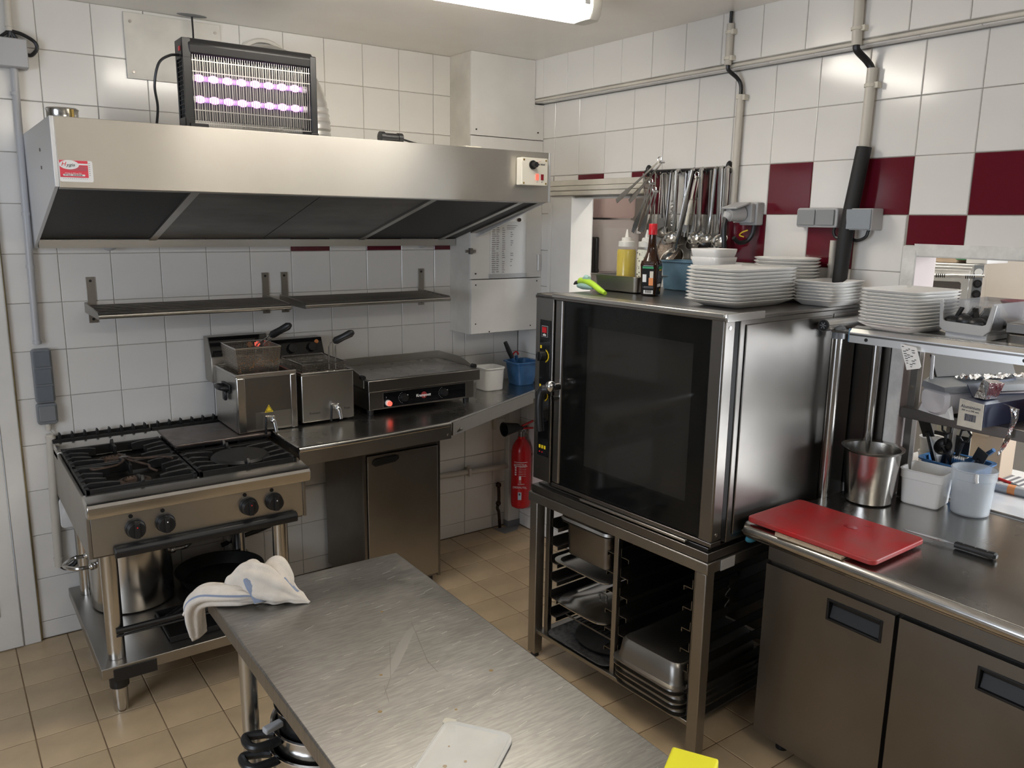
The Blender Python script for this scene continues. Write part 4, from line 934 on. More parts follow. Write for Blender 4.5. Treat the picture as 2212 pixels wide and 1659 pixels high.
# tubs in the corner
T = thing('white_tub', 'empty white plastic tub on the worktop right of the flat griddle', 'tub', (2.03,-.20,.920))
m = MB(); m.sq([(.056,.056,.9205),(.060,.060,.925),(.066,.066,1.040),(.070,.070,1.041),(.070,.070,1.048),(.064,.064,1.048),(.058,.058,.930)], (2.03,-.205,0), 40, 5); m.build('body', M_wplastic, T)
T = thing('blue_tub', 'dirty blue plastic tub in the worktop corner holding utensils', 'tub', (2.275,-.17,.920))
m = MB(); m.sq([(.056,.056,.9205),(.060,.060,.926),(.074,.072,1.046),(.088,.084,1.050),(.088,.084,1.056),(.072,.070,1.055),(.058,.056,.932)], (2.272,-.175,0), 32, 5); m.build('body', M_blue, T)
T = thing('spatula', 'spatula with a blue and black handle standing in the blue tub', 'spatula', (2.23,-.17,.935))
m = MB(); m.tube([(2.275,-.18,.935),(2.240,-.165,1.02),(2.218,-.155,1.075)], .011, 8); m.build('blue_shaft', M_blue, T)
m = MB(); m.tube([(2.219,-.155,1.072),(2.200,-.148,1.115),(2.180,-.14,1.165)], [.013,.014,.011], 10); m.build('black_grip', M_black, T)
T = thing('peeler_knife', 'small blue and red handled tool standing in the blue tub', 'tool', (2.29,-.15,.935))
m = MB(); m.tube([(2.28,-.13,.94),(2.262,-.14,1.05),(2.256,-.142,1.08)], .009, 8); m.build('handle', M_blue, T)
m = MB(); m.tube(arc((2.254,-.142,1.085), .018, 0, 180, 8)+[(2.236,-.142,1.07)], .004, 8); m.build('red_loop', M_redplastic, T)

# ================================================================== fire extinguisher
E_ = thing('fire_extinguisher', 'red carbon dioxide fire extinguisher with black horn hung in the far corner', 'extinguisher', (2.315,-.13,.15))
ex, ey = 2.312, -.135
m = MB(); m.lathe([(.040,.152),(.056,.162),(.060,.185),(.060,.50),(.054,.53),(.036,.562),(.022,.578),(.022,.592)], (ex,ey,0), 32); cy = m.build('cylinder', M_ext, E_)
m = MB(); m.cyl((ex,ey,.590),(ex,ey,.625),.021,seg=14); m.box(ex-.02,ex+.03,ey-.014,ey+.014,.618,.652); m.build('valve', M_dark, E_, bevel=.002)
m = MB(); m.bar((ex-.005,ey,.652),(ex+.045,ey-.05,.690),.020,.010); m.bar((ex-.005,ey,.640),(ex+.05,ey-.045,.645),.020,.008); m.build('lever', M_redplastic, E_, bevel=.002)
m = MB(); m.lathe([(.020,0),(.024,-.01),(.040,-.10),(.043,-.105),(.036,-.10),(.018,-.01)], (ex-.035,ey-.015,.655), 24, True, False, Matrix.Rotation(R(90),3,'Y')); m.build('horn', M_rubber, E_)
m = MB(); m.cyl((ex-.04,ey-.015,.655),(ex-.005,ey-.005,.642),.014,seg=12); m.build('horn_joint', M_black, E_)
m = MB(); m.tube(arc((ex,ey-.016,.622), .014, 0, 360, 14), .002, 6); m.build('pin_ring', M_chrome, E_)
def onext(s, size, z_, ang=0, mm=M_white, sx=1.0):
    a = R(228+ang); n_ = Vector((math.cos(a), math.sin(a), 0)); u = Vector((-n_.y*-1, n_.x*-1, 0)); u = Vector((0,0,1)).cross(n_)
    rot = Matrix((u, Vector((0,0,1)), n_)).transposed()
    return text(s, size, mm, cy, Vector((ex,ey,z_))+n_*.0608, rot, sx=sx)
onext('EXTINCTEUR', .0125, .432); onext('DESSAUTEL', .0165, .292, 0); onext('CLIMATS', .010, .312, 6)
for k in range(5): onext('utiliser sur foyer', .0062, .415-.013*k, 14)
for k in range(3): onext('||||||||||', .0055, .338-.008*k, 0)
def curved(mb, z0_, z1_, a0, a1, r_=.0606, n=6):
    for i in range(n):
        p = [(ex+r_*math.cos(R(a)), ey+r_*math.sin(R(a))) for a in (a0+(a1-a0)*i/n, a0+(a1-a0)*(i+1)/n)]
        q_ = [(ex+(r_-.0009)*math.cos(R(a)), ey+(r_-.0009)*math.sin(R(a))) for a in (a0+(a1-a0)*i/n, a0+(a1-a0)*(i+1)/n)]
        mb.prism([p[0],p[1],q_[1],q_[0]], z0_, z1_)
m = MB(); curved(m, .444, .447, 190, 270); curved(m, .420, .423, 190, 270); m.build('label_rule', M_white, cy, smooth=0)
m = MB()
for k in range(4): curved(m, .365+.014*k, .374+.014*k, 196, 206, n=2)
curved(m, .340, .362, 222, 234, n=2); m.build('pictograms', M_white, cy, smooth=0)
m = MB(); curved(m, .215, .262, 217, 237, n=4); m.build('oval_badge', mat('badge_blue',(.45,.60,.68),.4), cy, smooth=0)
m = MB(); curved(m, .243, .256, 222, 231, .0612, n=3); m.build('badge_mark', M_ink, cy, smooth=0)

# ================================================================== convection oven (local: x into the wall, y along the front away from the camera)
OV = (1.554, -2.207, 0.0); OY = R(3.0)
def ow(x, y, z=0):
    c, s_ = math.cos(OY), math.sin(OY); return (OV[0]+x*c-y*s_, OV[1]+x*s_+y*c, z)
O = thing('convection_oven', 'large stainless convection oven with black glass door on a steel stand', 'oven', OV, OY)
def OB(name, mt, parent=O, **k):
    return lambda m: m.build(name, mt, parent, local=True, **k)
m = MB(); t_ = .03
m.box(.085,.80,0,.03,.790,1.542); m.box(.085,.80,.775,.905,.790,1.542); m.box(.77,.80,.03,.775,.790,1.542); m.box(.085,.77,.03,.775,.790,.83); m.box(.085,.77,.03,.775,1.50,1.542)
OB('body', M_oven, bevel=.002)(m)
m = MB(); m.box(.112,.62,-.006,-.001,.815,1.525); OB('side_panel', M_oven, bevel=.002)(m)
m = MB(); m.box(.636,.797,-.003,-.0005,.80,1.53); OB('rear_side_panel', M_dark, bevel=.002)(m)
m = MB(); m.box(.0,.80,-.006,.911,1.542,1.556); OB('top_sheet', M_oven, bevel=.003)(m)
m = MB(); m.box(-.012,.06,-.008,.800,1.552,1.568); OB('top_front_rail', M_steel, bevel=.003)(m)
m = MB(); m.box(.0,.20,-.010,-.002,1.540,1.566); OB('corner_trim', M_shine, bevel=.002)(m)
# cavity lining with rack
m = MB(); m.box(.09,.76,.06,.064,.85,1.49); m.box(.09,.76,.74,.744,.85,1.49); m.box(.72,.724,.06,.744,.85,1.49); OB('cavity_lining', M_dark, smooth=0)(m)
m = MB()
for z_ in (.93,1.03,1.13,1.23,1.33,1.43):
    for y_ in (.085,.72): m.cyl((.12,y_,z_),(.70,y_,z_),.005,seg=6)
OB('rack_rail', M_steel)(m)
# door
m = MB(); m.box(.004,.060,.0,.055,.806,1.548); dr = OB('door_frame', M_oven, bevel=.006)(m)
m = MB(); m.box(.014,.060,.056,.752,.806,1.548); 
m.bm.free(); m = MB()
m.box(.020,.058,.056,.13,.806,1.546); m.box(.020,.058,.648,.752,.806,1.546); m.box(.020,.058,.13,.648,.806,.905); m.box(.020,.058,.13,.648,1.455,1.546)
OB('glass_border', M_blkglass, smooth=0)(m)
m = MB(); m.box(.012,.0165,.056,.752,.808,1.546); OB('outer_glass', M_tint, smooth=0)(m)
m = MB(); m.box(.040,.046,.13,.648,.905,1.455); OB('inner_glass', M_innerglass, smooth=0)(m)
m = MB(); m.box(.004,.056,.753,.796,.806,1.548); OB('door_edge_bar', M_oven, bevel=.008, bseg=3)(m)
m = MB(); m.box(.006,.060,.001,.796,.790,.805); OB('door_bottom_rail', M_dark, bevel=.002)(m)
m = MB(); m.box(.062,.084,.004,.80,.80,1.545); OB('door_gasket', M_rubber, smooth=0)(m)
m = MB(); m.box(.058,.070,.012,.022,1.535,1.5455); m.cyl((.03,.0005,1.52),(.03,-.002,1.52),.006,seg=10); m.cyl((.03,.0005,.83),(.03,-.002,.83),.006,seg=10); OB('hinge_pin', M_chrome)(m)
# control panel
m = MB(); m.box(.0,.085,.801,.905,.800,1.562); cp = OB('control_column', M_oven, bevel=.003)(m)
m = MB(); m.box(-.003,-.0005,.812,.876,.905,1.460); kp = OB('control_panel', M_blkglass, cp, bevel=.001)(m)
ROT_OV = Matrix(((0,0,-1),(-1,0,0),(0,1,0)))
def ot(s_, size, y, z, mm, **k): return text(s_, size, mm, kp, (-.0042,y,z), ROT_OV, local=True, **k)
m = MB(); m.box(-.0042,-.0032,.828,.864,1.393,1.437); OB('logo_frame', M_lgrey, kp, smooth=0)(m)
m = MB(); m.box(-.0048,-.0042,.8295,.8625,1.3945,1.4355); OB('logo_field', M_black, kp, smooth=0)(m)
m = MB()
for k in range(5): m.box(-.0056,-.0048,.8345+.0052*k,.8380+.0052*k,1.410,1.432)
OB('logo_bars', M_redbright, kp, smooth=0)(m)
text('eka', .013, M_white, kp, (-.0052,.846,1.402), ROT_OV, local=True, bold=.0004)
for z_, kz, n_ in ((1.352,1.318,8),(1.195,1.160,8)):
    m = MB()
    for k in range(12):
        a = R(-75+150*k/11); r1_ = .0235
        m.bar((-.0042,.843-r1_*math.cos(a),kz+r1_*math.sin(a)),(-.0042,.843-(r1_+.0035)*math.cos(a),kz+(r1_+.0035)*math.sin(a)),.0014)
    m.tube([(-.004,.843-.0225*math.cos(R(a)),kz+.0225*math.sin(R(a))) for a in range(-70,71,14)], .0016, 6)
    OB('dial_scale', M_yellow, kp, smooth=0)(m)
    m = MB(); m.cyl((-.003,.848,kz),(-.030,.850,kz),.0205,.0185,20); m.box(-.036,-.028,.847,.853,kz-.018,kz+.018); OB('knob', M_black, kp, bevel=.001)(m)
    m = MB(); m.box(-.0042,-.0032,.862,.871,z_-.006,z_+.006); OB('icon', M_yellow, kp, smooth=0)(m)
m = MB(); m.box(-.0042,-.0032,.862,.871,1.072,1.084); OB('icon', M_yellow, kp, smooth=0)(m)
m = MB(); m.cyl((-.003,.858,1.045),(-.022,.860,1.045),.014,.013,16); OB('knob', M_black, kp)(m)
for k in range(3):
    m = MB(); m.box(-.0042,-.0032,.826+.0155*k,.836+.0155*k,.937,.951); OB('icon', M_yellow, kp, smooth=0)(m)
    m = MB(); m.cyl((-.003,.831+.0155*k,.922),(-.005,.831+.0155*k,.922),.003,seg=8); OB('indicator_light', M_redbright if k else M_black, kp)(m)
# handle
m = MB(); m.cyl((.006,.770,1.205),(-.030,.770,1.205),.017,seg=16); m.cyl((.006,.770,1.160),(-.022,.772,1.160),.012,seg=14); m.ball((-.034,.770,1.210),.021,14,8,(1,1,1.15)); hb = OB('handle_hub', M_chrome)(m)
m = MB(); m.tube(spline([(-.036,.775,1.20),(-.052,.80,1.19),(-.060,.805,1.14),(-.060,.80,1.06),(-.058,.797,1.03)]), [.018,.020,.020,.019,.019,.019,.019,.018,.017,.017]+[.016]*23, 12); OB('handle_lever', M_black, hb)(m)
m = MB(); m.box(-.004,.082,.10,.62,.779,.788); OB('drip_gutter', M_steel, bevel=.002)(m)
# ------------------------------------------------------------------ oven stand
St = thing('oven_stand', 'open steel stand with runners carrying the convection oven', 'stand', OV, OY)
def SB(name, mt, parent=St, **k): return lambda m: m.build(name, mt, parent, local=True, **k)
zt0, zt1 = .700, .740
m = MB(); m.box(-.014,.036,-.008,.915,zt0,zt1); m.box(.74,.79,-.008,.915,zt0,zt1); m.box(.036,.74,-.008,.042,zt0,zt1); m.box(.036,.74,.865,.915,zt0,zt1); SB('top_frame', M_cab, bevel=.003)(m)
m = MB(); m.box(-.006,.79,.0,.905,.741,.772); m.box(.02,.78,.02,.89,.772,.779); SB('spacer_tray', M_dark, bevel=.002)(m)
m = MB(); m.box(.055,.13,-.0105,-.0085,.70,.738); SB('tape', M_lgrey)(m)
for x_ in (-.010,.742):
    for y_ in (-.002,.862):
        m = MB(); m.box(x_,x_+.045,y_,y_+.045,.018,zt0-.001); lg = SB('leg', M_cab, bevel=.003)(m)
        m = MB(); m.cyl((x_+.022,y_+.022,0),(x_+.022,y_+.022,.02),.019,.016,14); m.build('foot', M_black, lg, local=True)
# rear panels and centre divider posts
for x_ in (.02,.70):
    m = MB(); m.box(x_,x_+.022,.425,.447,.125,zt0-.001); SB('divider_post', M_cab, bevel=.001)(m)
    m = MB(); m.box(x_,x_+.022,.815,.837,.125,zt0-.001); SB('runner_post', M_dark, bevel=.001)(m)
    m = MB(); m.box(x_+.01,x_+.032,.055,.077,.125,zt0-.001); SB('runner_post', M_dark, bevel=.001)(m)
m = MB(); m.box(.005,.045,.04,.865,.108,.125); m.box(.70,.74,.04,.865,.108,.125); m.box(.045,.70,.835,.865,.108,.125); m.box(.045,.70,.04,.07,.108,.125); SB('bottom_frame', M_cab, bevel=.002)(m)
def runner(y_, s_, z_):
    m = MB(); m.box(.03,.72,y_,y_+s_*.003,z_,z_+.035); m.box(.03,.72,y_,y_+s_*.040,z_,z_+.003); m.box(.03,.72,y_+s_*.037,y_+s_*.040,z_-.014,z_); SB('runner', M_dark, smooth=0)(m)
rz = [.605-.079*k for k in range(6)]
for z_ in rz:
    runner(.812,-1,z_); runner(.452,1,z_); runner(.420,-1,z_); runner(.08,1,z_)
m = MB(); m.box(.755,.758,.05,.86,.13,.69); SB('back_sheet', M_dark, smooth=0)(m)
# gastronorm pans and trays in the stand
def gn(bm_, cx, cy, hx, hy, z0_, z1_, rim=.012, e=8):
    bm_.sq([(hx-.02,hy-.02,z0_),(hx-.012,hy-.012,z0_+.006),(hx-.006,hy-.006,z1_-.004),(hx+rim,hy+rim,z1_-.002),(hx+rim,hy+rim,z1_+.001),(hx-.006,hy-.006,z1_+.001),(hx-.014,hy-.014,z0_+.01)], (cx,cy,0), 44, e)
def swt(name, label, cat, z_): return thing(name, label, cat, ow(.05,.60,z_), OY)
T = thing('deep_pan', 'deep steel gastronorm pan hanging in the top runners of the oven stand', 'pan', ow(.28,.632,.49), OY)
m = MB(); gn(m, 0, 0, .235, .135, .012, .158); m.build('pan_body', M_oven, T, local=True)
m = MB(); m.sq([(.245,.146,.160),(.250,.151,.166),(.246,.147,.176),(.22,.12,.180)], (0,0,0), 40, 8); m.build('lid', M_steel, T, local=True)
T = thing('shallow_tray', 'shallow steel tray on the middle runners of the oven stand under the deep pan', 'tray', ow(.27,.632,.448), OY)
m = MB(); gn(m, 0, 0, .25, .148, .004, .028); m.build('tray_body', M_steel, T, local=True)
T = thing('steel_cover', 'bright steel pan cover on the lower runners of the oven stand', 'cover', ow(.27,.632,.292), OY)
m = MB(); m.sq([(.262,.160,.004),(.262,.160,.007),(.250,.150,.012),(.225,.125,.010),(.20,.105,.022),(.02,.02,.024)], (0,0,0), 48, 6); m.build('lid_body', M_shine, T, local=True)
m = MB(); m.tube(spline([(-.11,-.02,.022),(-.11,-.02,.04),(-.11,.0,.046),(-.11,.02,.04),(-.11,.02,.022)]), .005, 7); m.build('grip', M_steel, T, local=True)
T = thing('wire_grid', 'oven wire grid lying above the black tray at the bottom of the oven stand', 'grid', ow(.33,.625,.215), OY)
m = MB()
for k in range(12): m.cyl((-.25,-.13+.0236*k,.0),(.25,-.13+.0236*k,.0),.0025,seg=6)
m.tube([(-.25,-.14,0),(.25,-.14,0),(.25,.14,0),(-.25,.14,0)], .004, 6, closed=True); m.build('wires', M_dark, T, local=True, kind='stuff')
T = thing('black_tray', 'worn black baking tray on the bottom left of the oven stand', 'tray', ow(.24,.635,.1255), OY)
m = MB(); m.sq([(.22,.165,.001),(.235,.178,.010),(.240,.183,.014),(.235,.178,.016),(.215,.16,.006)], (0,0,0), 40, 8); m.build('tray_body', mat('worn_black_enamel',(.03,.03,.031),.4,noise=((60,60,60),.5),col2=(.10,.10,.10)), T, local=True)
T = thing('black_platter', 'round black iron plate lying on the black tray in the oven stand', 'plate', ow(.21,.605,.133), OY)
m = MB(); m.lathe([(.145,.001),(.160,.008),(.163,.014),(.158,.014),(.143,.006),(.01,.006)], (0,0,0), 44); m.build('plate_body', M_iron, T, local=True)
# upside-down pans stacked in the right half
proto = None
labs = ['bottommost of the upturned steel pans stacked at the bottom right of the oven stand','second upturned steel pan from the bottom of the stack in the oven stand','third upturned steel pan from the bottom of the stack in the oven stand','fourth upturned steel pan from the bottom of the stack in the oven stand','topmost of the upturned steel pans stacked at the bottom right of the oven stand']
for i in range(5):
    if proto is None:
        T = thing('upturned_pan', labs[0], 'pan', ow(.245,.235,.128), OY, 'upturned pans in the oven stand')
        m = MB(); m.sq([(.262,.165,.0),(.262,.165,.003),(.246,.152,.006),(.242,.148,.020),(.236,.142,.068),(.226,.132,.082),(.20,.106,.088),(.02,.02,.088)], (0,0,0), 48, 8); m.build('pan_body', M_cab, T, local=True); proto = T
    else: dup(proto, ow(.245-.003*i,.235+.003*i,.129+.0235*i), rot=(R(.5*(i%3)-.3),R(.4*i),OY+R((-1)**i*1.2)), label=labs[i])
m = MB(); m.tube(arc((0,0,0),.012,0,540,18,'xy'), .003, 6)
for v in m.bm.verts: v.co.z += 0
m.bm.free()
m = MB(); pts = [ow(.16+.012*math.sin(k*.9),.03,.60-.006*k) for k in range(16)]; m.tube(pts, .003, 6); tag(m.build('wire_hook', M_black), 'small bent black wire hanging under the right side of the oven stand', 'hook')

# ================================================================== right-hand refrigerated counter
CT = .86
Rc = thing('refrigerated_counter', 'long stainless counter with two cupboard doors on the right', 'counter', (2.05,-2.9,0))
m = MB(); m.prism([(1.712,-2.219),(2.505,-2.219),(2.505,-3.75),(1.690,-3.75),(1.694,-2.25),(1.698,-2.226)], CT-.050, CT, 'z')
# keep the part behind the wall line inside the pass opening only
m.bm.free(); m = MB(); m.prism([(1.712,-2.219),(2.360,-2.219),(2.360,-2.356),(2.505,-2.356),(2.505,-3.75),(1.680,-3.75),(1.690,-2.25),(1.696,-2.228)], CT-.050, CT, 'z')
m.build('top', M_top, Rc, bevel=.010, bseg=4)
m = MB(); m.tube([(1.700,-2.24,CT-.022),(1.690,-3.75,CT-.022)], .022, 16); m.build('rolled_edge', M_shine, Rc)
m = MB(); m.cyl((1.706,-2.222,CT-.036),(1.706,-2.217,CT-.036),.005,seg=8); m.build('end_bolt', M_shine, Rc)
m = MB(); m.box(1.815,2.355,-2.262,-3.72,.055,.80); m.build('body', M_door, Rc, bevel=.002)
m = MB(); m.box(1.800,1.8145,-2.258,-3.72,.712,.812); m.build('apron', M_door, Rc, bevel=.002)
doors = ((-2.262,-2.722),(-2.736,-3.30))
for i, (y0_, y1_) in enumerate(doors):
    hy0, hy1 = (-2.500,-2.688) if i == 0 else (-2.965,-3.155)
    m = MB(); z0_, z1_ = .065, .702; hz0, hz1 = (.598,.670) if i == 0 else (.590,.660)
    m.box(1.790,1.8145,y0_,hy0,z0_,z1_); m.box(1.790,1.8145,hy1,y1_,z0_,z1_); m.box(1.790,1.8145,hy0,hy1,z0_,hz0); m.box(1.790,1.8145,hy0,hy1,hz1,z1_)
    dr = m.build('door', M_door, Rc, smooth=0)
    m = MB(); m.box(1.8085,1.8144,hy0,hy1,hz0,hz1); m.box(1.787,1.808,hy0,hy0-.008,hz0,hz1); m.box(1.787,1.808,hy1+.008,hy1,hz0,hz1); m.box(1.787,1.808,hy0-.008,hy1+.008,hz1-.008,hz1); m.box(1.787,1.808,hy0-.008,hy1+.008,hz0,hz0+.006)
    fr = m.build('handle_recess', M_black, dr, bevel=.001)
    m = MB(); m.loft([[(1.8080,hy0-.009,hz0+.046),(1.8080,hy1+.009,hz0+.046),(1.8075,hy1+.009,hz0+.045),(1.8075,hy0-.009,hz0+.045)],[(1.800,hy0-.009,hz0+.008),(1.800,hy1+.009,hz0+.008),(1.797,hy1+.009,hz0+.007),(1.797,hy0-.009,hz0+.007)]]); m.build('grip_plate', mat('grip_grey%d'%i,(.035,.037,.04),.45), fr, smooth=0)
m = MB(); m.box(1.812,1.8146,-2.722,-2.736,.06,.705); m.box(1.812,1.8146,-2.736,-3.3,.702,.711); m.build('door_gap_seal', M_black, Rc, smooth=0)
for y_ in (-2.33,-3.0,-3.6):
    m = MB(); m.cyl((1.87,y_,0),(1.87,y_,.056),.022,seg=14); m.build('foot', M_black, Rc)
    m = MB(); m.cyl((2.28,y_,0),(2.28,y_,.056),.022,seg=14); m.build('foot', M_black, Rc)
m = MB(); m.ball((1.738,-2.232,CT-.066),.030,14,8,(1,.5,.5)); tag(m.build('blue_clip', mat('teal_plastic',(.05,.26,.36),.35)), 'small teal blue clip under the left end of the counter beside the oven', 'clip')
# pass counter beyond the wall
m = MB(); m.box(2.508,3.12,-2.10,-3.75,CT-.04,CT+.002); pc = tag(m.build('serving_counter', mat('white_laminate',(.78,.78,.78),.22), bevel=.002), 'white serving counter in the room beyond the pass opening', 'counter')
m = MB(); m.box(2.53,3.10,-2.12,-3.7,.0,CT-.042); m.build('base', M_wallpaint, pc)
m = MB(); m.box(2.506,2.514,-2.36,-3.75,CT+.0005,CT+.007); m.build('edge_strip', M_dark, pc)

# red cutting board on its mat, knife
bc = (1.843, -2.462, CT)
Cbd = thing('cutting_board', 'red plastic cutting board on the right counter next to the oven', 'cutting board', bc, R(1.5))
m = MB(); m.prism(rrect(-.152,.152,-.224,.224,.022), .010, .027, 'z'); m.build('board', M_board, Cbd, local=True, bevel=.004, bseg=3)
m = MB(); m.prism([(.045+.013*math.cos(2*PI*k/14)*(1+.3*math.sin(3*k)), -.035+.024*math.sin(2*PI*k/14)) for k in range(14)], .0271, .0278, 'z'); m.prism([(.10+.008*math.cos(2*PI*k/10), -.062+.013*math.sin(2*PI*k/10)) for k in range(10)], .0271, .0276, 'z'); m.build('wet_spot', mat('wet_red',(.40,.008,.012),.3), Cbd, local=True)
m = MB(); m.prism([(-.166,.10),(-.165,-.13),(-.10,-.13),(-.10,.14)], .002, .0085, 'z'); m.prism([(.0,.14),(.13,.14),(.13,-.14),(.0,-.14)], .002, .0085, 'z'); mt_ = m.build('woven_mat', mat('woven_cream',(.62,.50,.36),.9,bump=((300,300,300),1.0)), None, smooth=0)
mt_.location = bc; mt_.rotation_euler = (0,0,R(1.5)); tag(mt_, 'cream woven cloth mat under the red cutting board', 'mat')
Kn = thing('kitchen_knife', 'kitchen knife with a black handle lying on the right counter', 'knife', (2.065,-2.79,CT))
m = MB(); m.sq([(.004,.004,0),(.0125,.009,.004),(.0115,.0095,.05),(.013,.010,.10),(.015,.011,.118),(.008,.006,.124)], (0,0,0), 20, 3)
mm = Matrix.Translation((2.069,-2.738,CT+.012)) @ Matrix.Rotation(R(2),4,'Z') @ Matrix.Rotation(R(90),4,'X'); m.bm.transform(mm); m.build('handle', M_black, Kn)
m = MB(); m.prism([(2.066,-2.737),(2.066,-2.722),(2.058,-2.70),(2.052,-2.60),(2.058,-2.58),(2.078,-2.70),(2.074,-2.722),(2.074,-2.737)], CT+.010, CT+.0118, 'z'); m.build('blade', M_chrome, Kn, smooth=0)
m = MB()
for y_ in (-2.765,-2.80,-2.835): m.cyl((2.069,y_,CT+.0215),(2.069,y_,CT+.0235),.0025,seg=8)
m.build('rivet', M_steel, Kn)
# bain-marie pot, tubs
T = thing('bain_marie_pot', 'tall tapered stainless pot standing behind the red cutting board', 'pot', (2.252,-2.338,CT))
m = MB(); m.lathe([(.072,.001),(.080,.006),(.094,.165),(.096,.190),(.106,.200),(.107,.203),(.094,.198),(.091,.165),(.075,.012),(.01,.010)], (0,0,0), 48); m.build('body', M_shine, T, local=True)
T = thing('square_tub', 'square white plastic tub between the tall steel pot and the frosted tub', 'tub', (2.402,-2.468,CT), R(8))
m = MB(); m.sq([(.058,.060,.001),(.062,.064,.006),(.067,.069,.096),(.070,.072,.098),(.070,.072,.126),(.073,.075,.128),(.073,.075,.131),(.067,.069,.131),(.060,.062,.010)], (0,0,0), 48, 8); m.build('body', M_wplastic, T, local=True)
T = thing('frosted_tub', 'round frosted plastic tub half full, right of the square white tub', 'tub', (2.432,-2.612,CT))
m = MB(); m.lathe([(.056,.001),(.061,.006),(.068,.128),(.071,.130),(.071,.158),(.074,.161),(.072,.164),(.068,.163),(.065,.13),(.058,.008)], (0,0,0), 44, True, True); m.build('body', M_frost, T, local=True)
m = MB(); m.lathe([(.057,.010),(.0635,.092),(.01,.092)], (0,0,0), 36); m.build('contents', mat('watery_grey',(.55,.60,.64),.2,alpha=.6), T, local=True)
m = MB(); m.lathe([(.012,.0),(.030,.004),(.034,.02),(.025,.03)], (-.01,.005,.012), 20); m.tube([(.0,.0,.04),(.01,.0,.14)], .006, 8); m.build('scoop', M_greyplastic, T, local=True)
m = MB(); m.tube(spline([(-.060,-.035,.160),(-.066,-.038,.145),(-.064,-.04,.132)]), .006, 6); m.build('lid_tear', M_white, T, local=True)

# ================================================================== over-shelf on posts
ST = 1.505
Os = thing('over_shelf', 'stainless over-shelf on round posts above the right counter', 'shelf', (2.2,-2.9,CT))
xf0, xf1 = 2.058, 2.085     # front edge x at the left end and further right (slight skew)
def fx_(y): return 2.058+(y+2.285)*(-.035)
yA, yB = -2.322, -3.75
m = MB(); m.prism([(fx_(yA)+.012,yA),(2.352,yA),(2.352,yB),(fx_(yB)+.012,yB)], ST-.022, ST, 'z'); m.build('shelf_top', M_top, Os, bevel=.001)
m = MB(); m.loft([[(fx_(y_)+dx,y_,z_) for dx,z_ in ((.0,ST-.050),(.0,ST-.016),(.010,ST-.004),(.040,ST+.004),(.050,ST+.001),(.016,ST-.010),(.012,ST-.050))] for y_ in (yA,yB)]); fl_ = m.build('front_edge', M_alu, Os, smooth=20)
m = MB(); m.loft([[(fx_(y_)+dx,y_,z_) for dx,z_ in ((-.0012,ST-.026),(-.0012,ST-.020),(.001,ST-.020),(.001,ST-.026))] for y_ in (yA,yB)]); m.build('edge_groove', M_dark, fl_, smooth=0)
m = MB()
for y_ in (-2.382,-2.86): m.cyl((fx_(y_)+.001,y_,ST-.036),(fx_(y_)-.002,y_,ST-.036),.006,seg=10)
m.build('screw', M_black, Os)
m = MB(); m.box(2.064,2.074,-2.315,-2.3215,ST-.05,ST-.005); m.build('blue_tape', M_lblue, Os)
for px_, py_ in ((2.148,-2.225),(2.332,-2.268),(2.15,-3.6)):
    m = MB(); m.cyl((px_,py_,CT+.0005),(px_,py_,ST-.055),.0165,seg=20); po = m.build('post', M_shine, Os)
    m = MB(); m.cyl((px_,py_,ST-.056),(px_,py_,ST-.024),.023,seg=20); m.ball((px_,py_,ST-.026),.026,16,8,(1,1,.7)); m.build('post_cap', M_greyplastic, po)
m = MB(); m.cyl((2.070,-2.215,ST-.006),(2.345,-2.200,ST-.006),.0215,seg=24); m.box(2.105,2.16,-2.225,-2.30,ST-.030,ST-.022); tb = m.build('end_tube', M_shine, Os)
m = MB(); m.cyl((2.0695,-2.215,ST-.006),(2.066,-2.2152,ST-.006),.0185,seg=20); m.build('tube_plug', M_black, tb)
m = MB()
for a in (0,60,120): 
    dx = .012*math.cos(R(a)); dz = .012*math.sin(R(a)); m.bar((2.0655,-2.215-dx,ST-.006-dz),(2.0655,-2.215+dx,ST-.006+dz),.002,.003)
m.build('plug_spokes', M_greyplastic, tb, smooth=0)
T = thing('paper_tag', 'white printed label strip hanging from the front edge of the over-shelf', 'label', (2.045,-2.48,1.40))
m = MB(); tagpts = [(-2.507,1.474),(-2.560,1.470),(-2.581,1.412),(-2.577,1.405),(-2.537,1.394)]; m.prism(tagpts, 2.047, 2.0485, 'x'); m.build('slip', M_paper, T)
m = MB(); rnd = random.Random(9)
for k in range(9):
    z_ = 1.466-.0072*k; y_ = -2.513-.0030*k
    for j in range(4):
        if rnd.random() > .25: m.box(2.0462,2.047,y_-.011*j,y_-.011*j-rnd.uniform(.005,.010),z_-.0028*j,z_-.0028*j+.0022)
m.build('print', M_ink, T, smooth=0, kind='stuff')

# inner rack in the pass
Ir = thing('pass_rack', 'grey steel rack shelf standing in the pass opening behind the over-shelf', 'rack', (2.5,-2.6,CT))
m = MB(); m.box(2.345,2.72,-2.372,-3.7,1.168,1.206); m.build('shelf_board', M_dark, Ir, bevel=.002)
for x_, y_ in ((2.385,-2.372),(2.70,-2.372)):
    m = MB(); m.box(x_,x_+.03,y_-.001,y_-.028,CT+.0025,1.48); m.build('upright', M_dark, Ir, bevel=.001)
m = MB(); m.cyl((2.384,-2.385,1.275),(2.378,-2.385,1.275),.008,seg=10); m.build('bolt', M_chrome, Ir)

